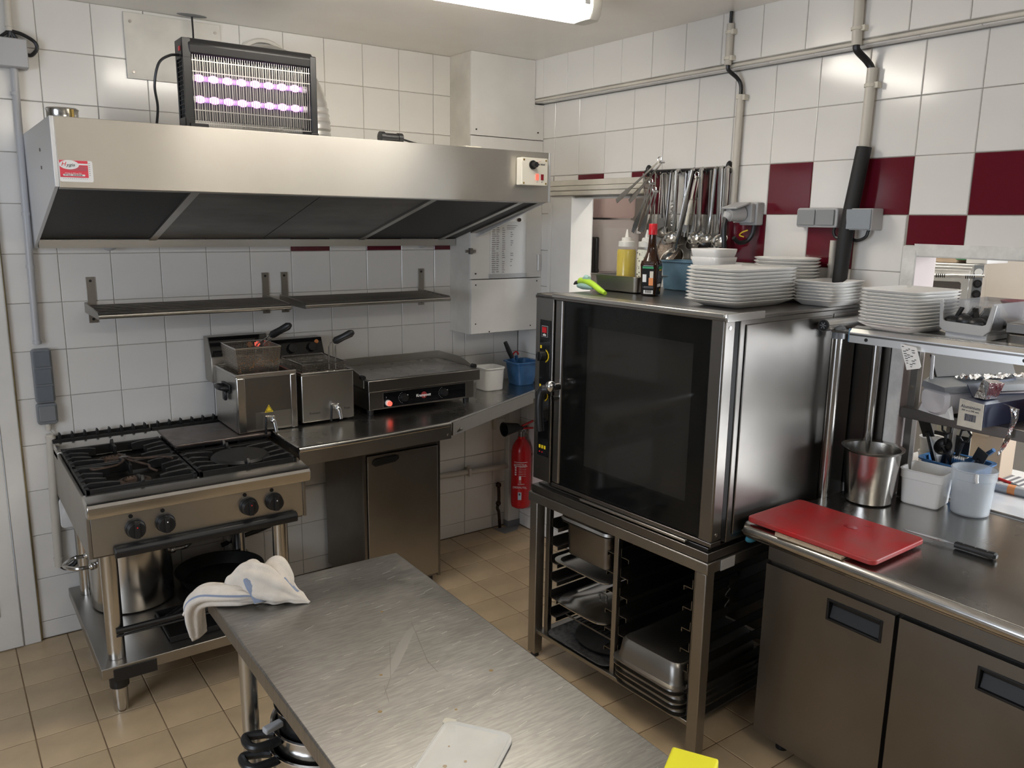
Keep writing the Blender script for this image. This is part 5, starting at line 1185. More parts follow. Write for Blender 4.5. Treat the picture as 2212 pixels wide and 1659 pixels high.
# ================================================================== crockery on the oven
def plate_stack(n, x, y, z0, hx, hy, e, dz, yaw, kind, where, group, mat_=None, secs=None):
    """one plate is built, the others are copies with their own label"""
    first = None
    ordn = lambda i: 'bottom' if i == 0 else 'topmost' if i == n-1 else ('second','third','fourth','fifth','sixth','seventh','eighth','ninth','tenth','eleventh','twelfth','thirteenth','fourteenth')[i-1]+' from bottom'
    for i in range(n):
        lab = '%s %s, %s of stack' % (kind, where, ordn(i))
        loc = (x+random.uniform(-.0025,.0025), y+random.uniform(-.0025,.0025), z0+dz*i)
        if first is None:
            first = thing('plate' if 'plate' in kind or 'platter' in kind else 'bowl', lab, 'plate' if 'plate' in kind or 'platter' in kind else 'bowl', loc, yaw, group)
            m = MB(); m.sq(secs(hx, hy), (0,0,0), 48, e); m.build('glazed_body', M_porcelain, first, local=True, smooth=50)
        else: dup(first, loc, yaw+random.uniform(-.012,.012), lab)
def plate_secs(hx, hy):
    return [(hx*.66,hy*.66,.0005),(hx*.70,hy*.70,.003),(hx*.86,hy*.86,.014),(hx*.985,hy*.985,.0235),(hx,hy,.0258),(hx*.985,hy*.985,.0272),(hx*.84,hy*.84,.0185),(hx*.66,hy*.66,.0075),(hx*.02,hy*.02,.0068)]
def flat_secs(hx, hy):
    return [(hx*.70,hy*.70,.0005),(hx*.72,hy*.72,.002),(hx*.975,hy*.975,.0205),(hx,hy,.0225),(hx*.985,hy*.985,.0240),(hx*.80,hy*.80,.0115),(hx*.66,hy*.66,.0065),(hx*.02,hy*.02,.006)]
def bowl_secs(hx, hy):
    return [(hx*.55,hy*.55,.0005),(hx*.62,hy*.62,.004),(hx*.84,hy*.84,.018),(hx*.95,hy*.95,.040),(hx,hy,.057),(hx*.985,hy*.985,.0595),(hx*.955,hy*.955,.058),(hx*.90,hy*.90,.040),(hx*.78,hy*.78,.020),(hx*.5,hy*.5,.008),(hx*.02,hy*.02,.007)]
OT = 1.5565
plate_stack(10, 1.908, -1.978, OT, .187, .117, 7, .0121, OY, 'white rounded rectangular plate', 'at the oven front', 'rectangular plates on the oven front', secs=plate_secs)
plate_stack(5, 2.092, -1.690, OT, .073, .073, 5, .0320, OY, 'small white square bowl', 'behind the rectangular plates', 'square bowls on the oven', secs=bowl_secs)
def round_secs(hx, hy): return plate_secs(hx, hy)
plate_stack(12, 2.238, -1.925, OT, .123, .123, 2, .0122, OY, 'round white plate', 'at the oven back by the wall', 'round plates on the oven back', secs=round_secs)
plate_stack(7, 2.212, -2.128, OT, .112, .080, 16, .0108, OY, 'white sharp-cornered plate', 'at the oven rear right', 'sharp-cornered plates on the oven', secs=flat_secs)
plate_stack(11, 2.172, -2.455, ST+.0003, .146, .108, 6, .0108, R(-2), 'white rounded plate', 'on the over-shelf', 'plates on the over-shelf', secs=plate_secs)

# tray with squeeze bottles
T = thing('steel_tray', 'small steel gastronorm pan on the oven top holding two squeeze bottles', 'pan', (1.945,-1.365,OT), OY)
m = MB(); m.sq([(.070,.108,.0005),(.078,.116,.006),(.086,.124,.064),(.100,.140,.066),(.101,.141,.069),(.085,.123,.069),(.074,.112,.01),(.02,.02,.008)], (0,0,0), 44, 9); m.build('pan_body', M_steel, T, local=True)
def squeeze(loc, label, fill, specks):
    T = thing('squeeze_bottle', label, 'bottle', loc, 0, 'squeeze bottles in the steel pan')
    m = MB(); m.lathe([(.034,0),(.0385,.004),(.039,.155),(.036,.165)], (0,0,0), 28); m.build('contents', fill, T, local=True)
    m = MB(); m.lathe([(.037,-.0006),(.0405,.004),(.0408,.160),(.037,.172),(.032,.180),(.032,.186)], (0,0,0), 32, True, False); bd = m.build('shell', M_clear, T, local=True)
    m = MB(); m.lathe([(.0345,.176),(.0345,.196),(.0325,.198),(.022,.199),(.021,.212),(.0085,.214),(.0075,.222),(.003,.245),(.002,.246)], (0,0,0), 28); m.build('nozzle_cap', mat('nozzle_plastic',(.80,.79,.74),.35,alpha=.8), T, local=True)
    if specks:
        rn = random.Random(11); m = MB()
        for k in range(60):
            a = rn.uniform(150,300); z_ = rn.uniform(.02,.155); r_ = rn.uniform(.0012,.004)
            p = (.0392*math.cos(R(a)), .0392*math.sin(R(a)), z_); m.ball(p, r_, 6, 4, (.5,1,.9))
        m.build('herb_flecks', mat('herb_green',(.10,.09,.04),.7), bd, smooth=0, kind='stuff', local=True)
squeeze((1.922,-1.370,OT+.010), 'squeeze bottle of yellow oil in the small steel pan', M_oil, False)
squeeze((1.968,-1.440,OT+.010), 'squeeze bottle of pale herb-flecked sauce in the small steel pan', M_sauce, True)
# brown sauce bottle
T = thing('sauce_bottle', 'tall dark brown sauce bottle with a red cap and black labels on the oven', 'bottle', (1.886,-1.552,OT), R(28))
m = MB(); m.sq([(.030,.026,.0005),(.036,.031,.004),(.0365,.0315,.020),(.042,.035,.11),(.043,.036,.122),(.038,.033,.137)], (0,0,0), 40, 6, True, False)
m.sq([(.038,.033,.137),(.028,.026,.153),(.0195,.0195,.170),(.0165,.0165,.19),(.0130,.0130,.236),(.0130,.0130,.247)], (0,0,0), 40, 2.6, False, True)
bb = m.build('glass', M_brown, T, local=True, smooth=50)
m = MB(); m.lathe([(.0165,.238),(.0170,.240),(.0165,.279),(.0155,.2805)], (0,0,0), 28); m.build('cap', M_redcap, T, local=True)
# faces: -y' (front, towards camera right) and -x' (left)
def face_piece(mb, side, u0, u1, z0_, z1_, off):
    # bottle side narrows towards its base, follow that slope
    def hw(z): return .0375+(.0060)*(min(max(z,.02),.11)-.02)/.09 if side == 'x' else .0322+(.0038)*(min(max(z,.02),.11)-.02)/.09
    a, b = hw(z0_)+off, hw(z1_)+off
    if side == 'x': mb.loft([[(-a+.003,u0,z0_),(-a+.003,u1,z0_),(-b+.003,u1,z1_),(-b+.003,u0,z1_)],[(-a,u0,z0_),(-a,u1,z0_),(-b,u1,z1_),(-b,u0,z1_)]])
    else: mb.loft([[(u0,-a+.003,z0_),(u1,-a+.003,z0_),(u1,-b+.003,z1_),(u0,-b+.003,z1_)],[(u0,-a,z0_),(u1,-a,z0_),(u1,-b,z1_),(u0,-b,z1_)]])
for side, w_ in (('x',.024),('y',.028)):
    m = MB(); face_piece(m, side, -w_, w_, .006, .118, .0006); lb = m.build('label', M_label, bb, smooth=0, local=True)
m = MB(); face_piece(m,'x',-.022,.022,.108,.116,.0012); face_piece(m,'y',-.024,.022,.106,.116,.0012); m.build('green_band', M_greenp, bb, smooth=0, local=True)
m = MB(); face_piece(m,'x',-.022,.016,.009,.026,.0012); face_piece(m,'y',-.022,.020,.036,.048,.0012); face_piece(m,'x',.006,.021,.055,.085,.0012); m.build('white_box', M_white, bb, smooth=0, local=True)
m = MB(); face_piece(m,'x',-.022,-.004,.042,.072,.0012); m.build('picture', M_orange, bb, smooth=0, local=True)
m = MB(); face_piece(m,'x',-.022,-.008,.072,.098,.0012); m.build('picture_top', M_cream2, bb, smooth=0, local=True)
m = MB()
for k in range(6): face_piece(m,'x',-.016+.0045*k,-.0135+.0045*k,.0125,.0245,.0018)
m.build('barcode', M_ink, bb, smooth=0, local=True)
m = MB()
for k in range(9): face_piece(m,'y',-.024,.022-.004*(k%3),.0545+.0052*k,.0565+.0052*k,.0012)
for k in range(4): face_piece(m,'x',-.022,.020-.005*(k%2),.0285+.003*k,.0297+.003*k,.0012)
m.build('small_print', M_inkgrey, bb, smooth=0, local=True)
m = MB(); face_piece(m,'y',-.010,.016,.0995,.104,.0014); face_piece(m,'y',.012,.019,.018,.028,.0014); m.build('yellow_print', M_yellow, bb, smooth=0, local=True)
# peeler
T = thing('vegetable_peeler', 'lime green and mint peeler lying on the front left of the oven top', 'peeler', (1.77,-1.33,OT))
A_ = Vector((1.815,-1.165,OT)); B_ = Vector((1.722,-1.470,OT))
def along(t, z): p = A_.lerp(B_, t); return (p.x, p.y, OT+z)
m = MB(); m.tube([along(.14,.030),along(.22,.040),along(.40,.043),along(.62,.034),along(.84,.016),along(.99,.008)], [.006,.013,.014,.0125,.012,.008], 12); m.build('lime_handle', M_green, T)
m = MB(); m.tube([along(.16,.018),along(.30,.020),along(.48,.022),along(.62,.020)], [.010,.015,.014,.006], 12); m.tube([along(.33,.045),along(.40,.056),along(.49,.056)], [.010,.013,.008], 10); m.build('mint_grip', M_mint, T)
m = MB(); m.tube([along(.0,.020),along(.07,.028),along(.17,.031)], [.003,.008,.010], 10); m.build('blade_head', M_black, T)
# blue plastic bin
T = thing('blue_container', 'pale blue translucent container on the oven behind the sauce bottle', 'container', (2.225,-1.455,OT), OY)
m = MB(); m.sq([(.060,.10,.0005),(.064,.104,.004),(.072,.112,.118),(.078,.118,.121),(.078,.118,.126),(.070,.110,.125),(.060,.10,.01)], (0,0,0), 44, 9); m.build('body', M_lblue, T, local=True)

# ================================================================== utensil rail
Ra = thing('utensil_rail', 'black wall rail with round end caps carrying the hanging utensils', 'rail', (2.36,-1.27,2.07))
m = MB(); m.cyl((2.340,-1.035,2.074),(2.340,-1.515,2.066),.0075,seg=12); m.build('bar', M_black, Ra)
for y_, z_ in ((-1.045,2.078),(-1.520,2.074)):
    m = MB(); m.ball((2.352,y_,z_),.028,16,8,(.62,.5,1)); m.build('end_cap', M_black, Ra)
for k in range(8):
    y_ = -1.09-.057*k
    m = MB(); m.tube([(2.345,y_,2.070),(2.325,y_,2.058),(2.312,y_,2.058),(2.308,y_,2.068)], .003, 6); m.build('hook', M_black, Ra)
ux = 2.312
def bowl_at(mb, c, r, n, depth=.75):
    n = Vector(n).normalized(); u = n.orthogonal().normalized(); v = n.cross(u)
    M_ = Matrix((u, v, n)).transposed()
    prof = [(r*math.sin(R(a)), -r*depth*math.cos(R(a))) for a in (4,20,38,56,72,90)]
    prof += [(r*1.02, .001)]+[(r*.95*math.sin(R(a)), -r*.95*depth*math.cos(R(a))+.0015) for a in (88,70,50,30,10)]
    mb.lathe(prof, c, 26, True, True, M_)
def ladle(label, yt, zt_, yb, zb_, r, w=.010, x=ux, dx=0.0, nrm=(-.75,-.15,.66), dark=False, grip=None):
    T = thing('ladle', label, 'ladle', (x, yt, zt_-.15), 0, 'utensils on the wall rail')
    top = Vector((x, yt, zt_)); n = Vector(nrm).normalized()
    c = Vector((x-.012+dx, yb, zb_))
    att = c+Vector((.02,0,r*.55))
    m = MB(); m.tube([top+Vector((.030,0,-.012)), top+Vector((.024,0,.004)), top+Vector((.008,0,.008)), top, top.lerp(att,.3), top.lerp(att,.7), att+Vector((0,0,.01)), att], [.004,.004,w*.45,w*.95,w,w*.85,w*1.1,w*.7], 10)
    m.build('handle', M_dark if dark else M_shine, T)
    m = MB(); bowl_at(m, c, r, n); m.build('bowl', M_dark if dark else M_shine, T)
    if grip:
        m = MB(); m.tube([top+Vector((-.002,0,.004)), top.lerp(att,.34)], w*1.35, 10); m.build('grip', grip, T)
    return T
ladle('steel ladle second from the left on the rail, bowl turned sideways and dark', -1.215, 2.062, -1.192, 1.800, .031, .008, 2.322, dark=True)
ladle('steel ladle hanging near the middle of the rail, bowl over the big ladle', -1.268, 2.066, -1.262, 1.778, .035, .011, 2.305)
ladle('biggest steel ladle on the rail, its wide bowl hanging lowest', -1.366, 2.066, -1.278, 1.682, .060, .012, 2.300, nrm=(-.80,-.1,.55))
ladle('steel ladle with a flared shaft hanging third from the right', -1.414, 2.067, -1.412, 1.780, .036, .011, 2.300)
ladle('steel ladle hanging second from the right, leaning to the left', -1.487, 2.067, -1.462, 1.775, .032, .010, 2.306, nrm=(-.55,-.2,.8))
ladle('steel ladle hanging at the far right of the rail', -1.545, 2.066, -1.540, 1.772, .034, .012, 2.308)
ladle('steel ladle with a broad shaft between the two right-hand ladles', -1.507, 2.068, -1.503, 1.742, .036, .013, 2.318, nrm=(-.4,.2,.9))
ladle('small dark steel ladle half hidden below the white-gripped tongs', -1.395, 2.060, -1.372, 1.752, .034, .008, 2.330, dark=True)
ladle('slim steel ladle half hidden behind the middle ladle', -1.295, 2.062, -1.300, 1.765, .028, .008, 2.334, dark=True)
ladle('slim dark ladle half hidden behind the flared ladle', -1.440, 2.062, -1.436, 1.745, .030, .009, 2.334, dark=True)
def scallop_arm(mb, a, b, w, side):
    a, b = Vector(a), Vector(b); d = (b-a).normalized(); s_ = Vector((0,-d.z,d.y))*side
    pts = []
    n = 15
    for k in range(n+1):
        t = k/n; wd = w*(.55+.45*min(1,t*1.5))
        if t > .62: wd = w*(1.0+1.0*math.sin((t-.62)/.38*PI*.85))+(.0022 if k % 2 else 0)
        pts.append((t, wd))
    L_ = [a+(b-a)*t-s_*wd*.4 for t, wd in pts]; R_ = [a+(b-a)*t+s_*wd*.6 for t, wd in pts]
    mb.loft([[L_[i]+Vector((-.0012,0,0)), R_[i]+Vector((-.0012,0,0)), R_[i]+Vector((.0012,0,0)), L_[i]+Vector((.0012,0,0))] for i in range(n+1)])
def tongs(label, top, ends, w=.013, grip=None, x=(2.296,2.312), pivot=True):
    T = thing('tongs', label, 'tongs', top, 0, 'utensils on the wall rail')
    for i, e_ in enumerate(ends):
        m = MB(); scallop_arm(m, (x[i],top[1],top[2]), (x[i],e_[0],e_[1]), w, 1 if i == 0 else -1); m.build('arm', M_shine, T)
        if grip and i == 0:
            a = Vector((x[i]-.002,top[1],top[2])); b = Vector((x[i]-.002,e_[0],e_[1]))
            m = MB(); m.tube([a.lerp(b,.42), a.lerp(b,.86)], .0075, 8); m.tube([a.lerp(b,.03), a.lerp(b,.40)], .004, 8); m.build('grip', grip, T)
    m = MB(); m.cyl((x[0]-.008,top[1],top[2]-.004),(x[1]+.006,top[1],top[2]-.004),.006,seg=12); m.tube(arc((x[0],top[1],top[2]+.006), .011, 0, 360, 14, 'yz'), .0022, 6, closed=False); m.build('pivot', M_chrome, T)
    return T
tongs('steel tongs laid slantwise across the left part of the rail', (2.30,-1.200,2.112), [(-.930,1.936),(-.992,1.938)], .012, x=(2.262,2.285))
tongs('left one of the two scalloped steel tongs hanging at the left end of the rail', (2.30,-1.130,2.02), [(-1.028,1.792),(-1.050,1.80)], .013, x=(2.285,2.30))
tongs('right one of the two scalloped steel tongs hanging at the left end of the rail', (2.30,-1.150,1.985), [(-1.082,1.80),(-1.100,1.795)], .013, x=(2.290,2.305))
tongs('scalloped tongs with a white grip hanging right of the biggest ladle', (2.30,-1.404,2.040), [(-1.352,1.800),(-1.372,1.795)], .013, M_cream2, x=(2.284,2.298))
def skewer(label, yt, zt_, yb, zb_, kind, x=2.318):
    T = thing(kind, label, kind.split('_')[-1], (x,yt,zt_-.1), 0, 'utensils on the wall rail')
    m = MB(); m.tube([(x+.02,yt+.006,zt_-.02),(x+.012,yt+.008,zt_),(x,yt,zt_+.004),(x-.004,yt-.006,zt_-.02),(x,yb,zb_+.09)], .0028, 7); m.build('shaft', M_shine, T)
    m = MB()
    for k in range(4):
        m.tube([(x,yb,zb_+.09),(x-.004*(k%2),yb-.012+.008*k,zb_+.06),(x,yb-.013+.009*k,zb_)], .0018, 6)
    m.build('prongs', M_dark, T)
skewer('wire-handled serving fork at the far left of the rail', -1.045, 2.060, -1.090, 1.715, 'serving_fork')
skewer('second wire-handled serving fork from the left on the rail', -1.083, 2.062, -1.102, 1.722, 'serving_fork', 2.325)
skewer('fourth wire-handled serving fork from the left, behind the slantwise tongs', -1.140, 2.064, -1.135, 1.735, 'serving_fork', 2.334)
skewer('third wire-handled serving fork from the left on the rail', -1.110, 2.064, -1.118, 1.730, 'serving_fork', 2.330)
T = thing('spiral_skewer', 'twisted metal skewer hanging between the dark ladle and the middle ladle', 'skewer', (2.315,-1.245,1.95), 0, 'utensils on the wall rail')
m = MB(); m.tube([(2.315,-1.236,2.06),(2.315,-1.240,1.94)], .003, 7); m.tube([(2.315+.004*math.cos(k*.9),-1.240-.0001*k+.007*math.sin(k*.9),1.94-.0024*k) for k in range(48)], .003, 7); m.build('twist', M_shine, T)
T = thing('balloon_whisk', 'whisk with thin wire loops hanging in the middle of the rail', 'whisk', (2.32,-1.325,1.95), 0, 'utensils on the wall rail')
m = MB()
for k in range(6):
    y_ = -1.308-.008*k; m.tube([(2.320-.005*(k%2),y_,2.066),(2.312,y_+.002,1.96),(2.318,-1.325,1.86)], .0016, 6)
m.build('wires', M_shine, T)
m = MB(); m.cyl((2.318,-1.325,1.87),(2.318,-1.322,1.78),.008,.010,12); m.build('handle', M_dark, T)
T = thing('mesh_skimmer', 'brownish wire mesh skimmer hanging low behind the dark ladle', 'skimmer', (2.33,-1.21,1.9), 0, 'utensils on the wall rail')
m = MB(); m.tube([(2.332,-1.155,2.06),(2.330,-1.185,1.85),(2.326,-1.20,1.79)], .006, 8); m.build('handle', M_dark, T)
m = MB(); bowl_at(m, Vector((2.318,-1.225,1.728)), .066, (-.93,-.1,.35), .28); m.build('mesh_bowl', mat('skimmer_mesh',(.26,.21,.17),.35,.9,bump=((160,160,160),1.0)), T)
T = thing('black_spatula', 'black-handled spatula hanging between two steel ladles on the rail', 'spatula', (2.31,-1.39,1.95), 0, 'utensils on the wall rail')
m = MB(); m.tube([(2.31,-1.392,2.07),(2.31,-1.396,1.95)], [.009,.008], 10); m.build('grip', M_black, T)
m = MB(); m.box(2.312,2.318,-1.403,-1.389,1.82,1.95); m.build('blade', M_steel, T)
T = thing('slotted_turner', 'long steel turner hanging behind the slantwise tongs', 'turner', (2.33,-1.17,1.95), 0, 'utensils on the wall rail')
m = MB(); m.box(2.330,2.335,-1.160,-1.176,1.86,2.062); m.build('handle', M_dark, T, bevel=.001)
m = MB(); m.box(2.328,2.332,-1.140,-1.200,1.745,1.862); m.build('blade', M_steel, T, bevel=.001)

# ================================================================== steel table in the foreground
TZ = .87
Tb = thing('steel_table', 'scratched stainless work table in the foreground', 'table', (.32,-2.5,0))
m = MB(); m.prism([(.056,-1.812),(.600,-1.828),(.575,-3.25),(.052,-3.25)], TZ-.042, TZ, 'z'); m.build('top', M_table, Tb, bevel=.004, bseg=3)
for lx, ly in ((.125,-1.90),(.53,-1.92),(.12,-3.17),(.52,-3.17)):
    m = MB(); m.cyl((lx,ly,.03),(lx,ly,TZ-.043),.022,seg=22); lg = m.build('leg', M_steel, Tb)
    m = MB(); m.cyl((lx,ly,0),(lx,ly,.032),.020,.024,16); m.build('foot', M_black, lg)
m = MB(); m.box(.09,.565,-1.87,-3.20,.26,.295); m.build('lower_shelf', M_cab, Tb, bevel=.003)
# scratches as shallow dark grooves
rn = random.Random(2)
sc = MB()
for (x0_,y0_,x1_,y1_) in ((.345,-2.28,.275,-2.42),(.275,-2.42,.235,-2.47),(.43,-2.23,.37,-2.42),(.375,-2.40,.37,-2.46),(.25,-2.44,.23,-2.50)):
    sc.bar((x0_,y0_,TZ+.0001),(x1_,y1_,TZ+.0001),.0012,.0004)
sc.build('scratch', M_dark, Tb, smooth=0)
m = MB(); m.prism([(.245,-2.405),(.30,-2.37),(.345,-2.315),(.40,-2.262),(.435,-2.245),(.438,-2.262),(.405,-2.285),(.36,-2.335),(.315,-2.385),(.275,-2.42)], TZ+.00005, TZ+.00025, 'z'); m.build('polished_smear', mat('smear_steel',(.365,.353,.333),.37,1), Tb, smooth=0)
m = MB()
for k in range(160):
    x_, y_ = rn.uniform(.08,.56), rn.uniform(-3.1,-1.86); l_ = rn.uniform(.008,.035); a_ = R(rn.gauss(4,9))
    m.bar((x_,y_,TZ+.00008),(x_+l_*math.cos(a_),y_+l_*math.sin(a_),TZ+.00008),rn.uniform(.0004,.0009),.0003)
m.build('fine_scratches', mat('bright_scratch',(.62,.60,.57),.4,1), Tb, smooth=0, kind='stuff')
m = MB()
for x_, y_, r_ in ((.262,-2.40,.004),(.395,-2.14,.004),(.20,-2.52,.0045),(.47,-2.52,.005),(.33,-2.60,.003)): m.cyl((x_,y_,TZ+.0001),(x_,y_,TZ+.0006),r_,r_*.8,10)
m.build('food_spot', mat('spot_brown',(.30,.20,.08),.6), Tb, smooth=0, kind='stuff')
# stacked saucepans under the table
pl_ = ['largest saucepan at the bottom of the stack under the steel table, black loop handle','middle saucepan of the stack under the steel table, black loop handle','top saucepan of the stack under the steel table, black inside']
for i, (z0_, z1_, r_) in enumerate(((.2955,.492,.150),(.44,.545,.140),(.50,.600,.130))):
    T = thing('saucepan', pl_[i], 'saucepan', (.295,-2.0,z0_), 0, 'saucepans under the table')
    m = MB(); m.lathe([(r_*.86,z0_),(r_*.93,z0_+.008),(r_*.97,z1_-.004),(r_*1.01,z1_),(r_*1.0,z1_+.003),(r_*.95,z1_-.002),(r_*.90,z0_+.012),(.01,z0_+.010)], (.295,-2.0,0), 44); m.build('pan_body', M_shine if i < 2 else M_iron, T)
    m = MB(); m.lathe([(r_*1.0,z1_-.001),(r_*1.03,z1_+.001),(r_*1.03,z1_+.004),(r_*.99,z1_+.005)], (.295,-2.0,0), 44, False, False); m.build('rim', M_chrome, T)
    if i < 2:
        hz = z1_-.015; hx = .295-r_
        m = MB(); m.tube(spline([(hx+.004,-1.985,hz),(hx-.020,-1.97,hz),(hx-.060,-1.955,hz-.002),(hx-.066,-1.985,hz-.002),(hx-.055,-2.012,hz-.002),(hx-.02,-2.02,hz),(hx+.006,-2.02,hz)]), .0115, 10); m.build('handle', M_black, T)
    else:
        m = MB(); m.bar((.168,-2.02,z1_-.02),(.118,-2.03,z1_-.022),.022,.016); m.build('handle', M_lgrey, T, bevel=.004)
# lid and sponge on the table
T = thing('plastic_lid', 'translucent white plastic tub lid lying on the steel table', 'lid', (.258,-2.738,TZ), R(-54))
m = MB(); m.sq([(.068,.090,.0003),(.071,.093,.002),(.071,.093,.0075),(.067,.089,.0085),(.063,.085,.005),(.02,.02,.0048)], (0,0,0), 56, 7); m.build('lid_body', M_lid, T, local=True)
m = MB(); m.prism(rrect(-.078,-.052,.086,.104,.006), .0006, .003, 'z'); m.build('pull_tab', M_beigelid, T, local=True)
m = MB()
for x_, y_, r_ in ((.015,-.04,.006),(-.02,-.035,.004),(.01,-.01,.003),(.035,-.05,.003),(-.035,.02,.002)): m.cyl((x_,y_,.0049),(x_,y_,.0055),r_,seg=10)
m.build('food_stain', mat('stain_brown',(.50,.38,.25),.6), T, local=True)
m = MB(); m.box(.505,.60,-2.975,-3.06,TZ+.0005,TZ+.024); m.bm.transform(Matrix.Translation((.55,-3.0,0)) @ Matrix.Rotation(R(30),4,'Z') @ Matrix.Translation((-.55,3.0,0)))
tag(m.build('sponge', M_yellowp, bevel=.004), 'bright yellow sponge cloth at the near edge of the steel table', 'sponge')

# towel: cloth heap whose tail hangs over the far left corner of the table
bmt = bmesh.new(); rt2 = random.Random(12)
def cloth(path, rad, lobes, amp, twist, flat, stripes, n=64, per=9):
    """bunched cloth: pleated ring swept along a path; stripes = (u0, u1, a0, a1) faces given the blue weave"""
    P = spline(path, per); N = len(P); prev = None; rings = []
    for i, p in enumerate(P):
        u = i/(N-1); f = u*(len(rad)-1); a = min(int(f), len(rad)-2); w = f-a; w = w*w*(3-2*w)
        rx = rad[a][0]*(1-w)+rad[a+1][0]*w; rz = rad[a][1]*(1-w)+rad[a+1][1]*w
        t = (P[min(i+1,N-1)]-P[max(i-1,0)]).normalized()
        if prev is None: s_ = t.cross(Vector((0,0,1))).normalized()
        else: s_ = (prev-t*prev.dot(t)).normalized()
        prev = s_; up = s_.cross(t)
        ring = []
        for q in range(n):
            th = 2*PI*q/n; ph = twist*u*2*PI
            pl = 0
            for L, A, O, W_ in lobes:
                pl += A*(abs(math.sin(.5*(L*th+ph*W_+O+1.1*math.sin(5*u+O))))*2-1)
            k_ = 1+amp*pl*(1 if 0.03 < u < .97 else .4)
            v = p+s_*math.cos(th)*rx*k_+up*math.sin(th)*rz*k_
            v.z += .0016*math.sin(90*v.x+60*v.y)
            if flat and v.x > .052 and v.y < -1.814: v.z = max(v.z, TZ+.0012)
            ring.append(bmt.verts.new(v))
        rings.append(ring)
    for i in range(N-1):
        for q in range(n):
            r_ = (q+1) % n
            fc = bmt.faces.new((rings[i][q],rings[i][r_],rings[i+1][r_],rings[i+1][q])); u = i/(N-1); a = 360*q/n
            fc.material_index = 1 if any(u0 <= u <= u1 and a0 <= a <= a1 for u0,u1,a0,a1 in stripes) else 0
    bmt.faces.new(rings[0][::-1]); bmt.faces.new(rings[-1])
LB1 = ((3,.55,.4,1),(5,.45,1.7,-1),(8,.20,.3,2))
# tail over the corner of the table
cloth([(.150,-1.925,.893),(.115,-1.905,.897),(.080,-1.880,.899),(.045,-1.848,.893),(.024,-1.822,.868),(.024,-1.806,.825),(.034,-1.800,.765)], [(.020,.018),(.028,.024),(.030,.024),(.029,.025),(.027,.024),(.026,.020),(.025,.013)], LB1, .20, .25, True, [(.0,1,150,158)])
cloth([(.060,-1.862,.905),(.035,-1.838,.892),(.012,-1.824,.866),(-.004,-1.817,.838)], [(.012,.010),(.014,.010),(.012,.009),(.006,.005)], LB1, .25, .3, False, [])
# heap with the pointed end on the right
cloth([(.262,-1.996,.874),(.238,-1.968,.884),(.205,-1.935,.900),(.172,-1.905,.912),(.145,-1.885,.915),(.112,-1.875,.905),(.085,-1.868,.893)], [(.004,.004),(.022,.015),(.042,.036),(.047,.048),(.044,.050),(.034,.034),(.014,.012)], ((4,.6,.2,1),(7,.4,2.1,-1),(11,.16,.9,2)), .17, .55, True, [(.60,.68,200,330),(.16,.30,55,95)])
cloth([(.212,-1.968,.885),(.215,-1.935,.930),(.205,-1.893,.952),(.188,-1.866,.925),(.182,-1.858,.885)], [(.012,.008),(.024,.012),(.028,.013),(.022,.011),(.012,.008)], LB1, .22, .2, True, [])
cloth([(.150,-1.948,.883),(.150,-1.922,.925),(.146,-1.885,.958),(.132,-1.858,.930),(.126,-1.850,.886)], [(.014,.008),(.024,.012),(.026,.013),(.020,.011),(.012,.008)], LB1, .22, .2, True, [(.0,.32,0,360)])
me_ = bpy.data.meshes.new('towel'); bmesh.ops.recalc_face_normals(bmt, faces=bmt.faces); bmt.to_mesh(me_); bmt.free(); me_.shade_smooth()
me_.materials.append(M_towel); me_.materials.append(M_towelblue)
tw = bpy.data.objects.new('towel', me_); COL.objects.link(tw)
tag(tw, 'crumpled cream tea towel with pale blue stripes on the corner of the steel table', 'towel')

# ================================================================== over-shelf and pass: small things
T = thing('cutlery_dispenser', 'grey dispenser tray with clear sides and black utensil heads on the over-shelf', 'dispenser', (2.13,-2.66,ST))
m = MB(); m.box(2.110,2.36,-2.612,-2.735,ST+.0008,ST+.018); m.build('foot_block', M_gconduit, T, bevel=.002)
fpts = [(-2.590,1.618),(-2.598,1.622),(-2.606,1.560),(-2.612,1.556),(-2.722,1.552),(-2.733,1.556),(-2.744,1.612),(-2.757,1.616),(-2.746,1.538),(-2.728,1.521),(-2.615,1.524),(-2.597,1.536)]
m = MB(); m.prism(fpts, 2.098, 2.106, 'x'); m.box(2.107,2.36,-2.605,-2.738,1.5235,1.529); m.build('front_frame', M_lgrey, T, bevel=.0015)
m = MB(); m.box(2.107,2.38,-2.602,-2.605,1.530,1.618); m.box(2.107,2.38,-2.742,-2.745,1.530,1.618); m.box(2.375,2.38,-2.606,-2.741,1.530,1.618); m.build('clear_side', M_smoky, T)
m = MB(); m.lathe([(.040,0),(.050,.003),(.052,.082),(.054,.084),(.050,.084),(.046,.01)], (2.20,-2.672,1.531), 28, True, False); m.build('clear_pot', M_clear, T)
rn = random.Random(4)
m = MB()
for k in range(9):
    x_, y_ = 2.125+.035*(k%3), -2.625-.012*k; m.ball((x_,y_,1.552+.006*(k%2)),.024,10,6,(1,1.3,.9)); m.bar((x_,y_,1.55),(x_+.02,y_+rn.uniform(-.025,.025),1.598),.016,.006)
m.build('black_utensil_heads', M_black, T)
T = thing('clear_jar', 'clear plastic jar with a wire clasp behind the grey dispenser on the over-shelf', 'jar', (2.30,-2.79,ST))
m = MB(); m.lathe([(.045,.001),(.048,.004),(.048,.10),(.044,.108),(.044,.112),(.02,.116)], (2.30,-2.80,ST), 28); m.build('glass', M_clear, T)
m = MB(); m.tube(arc((2.30,-2.80,ST+.116), .012, 0, 180, 8, 'yz'), .002, 6); m.build('clasp', M_chrome, T)
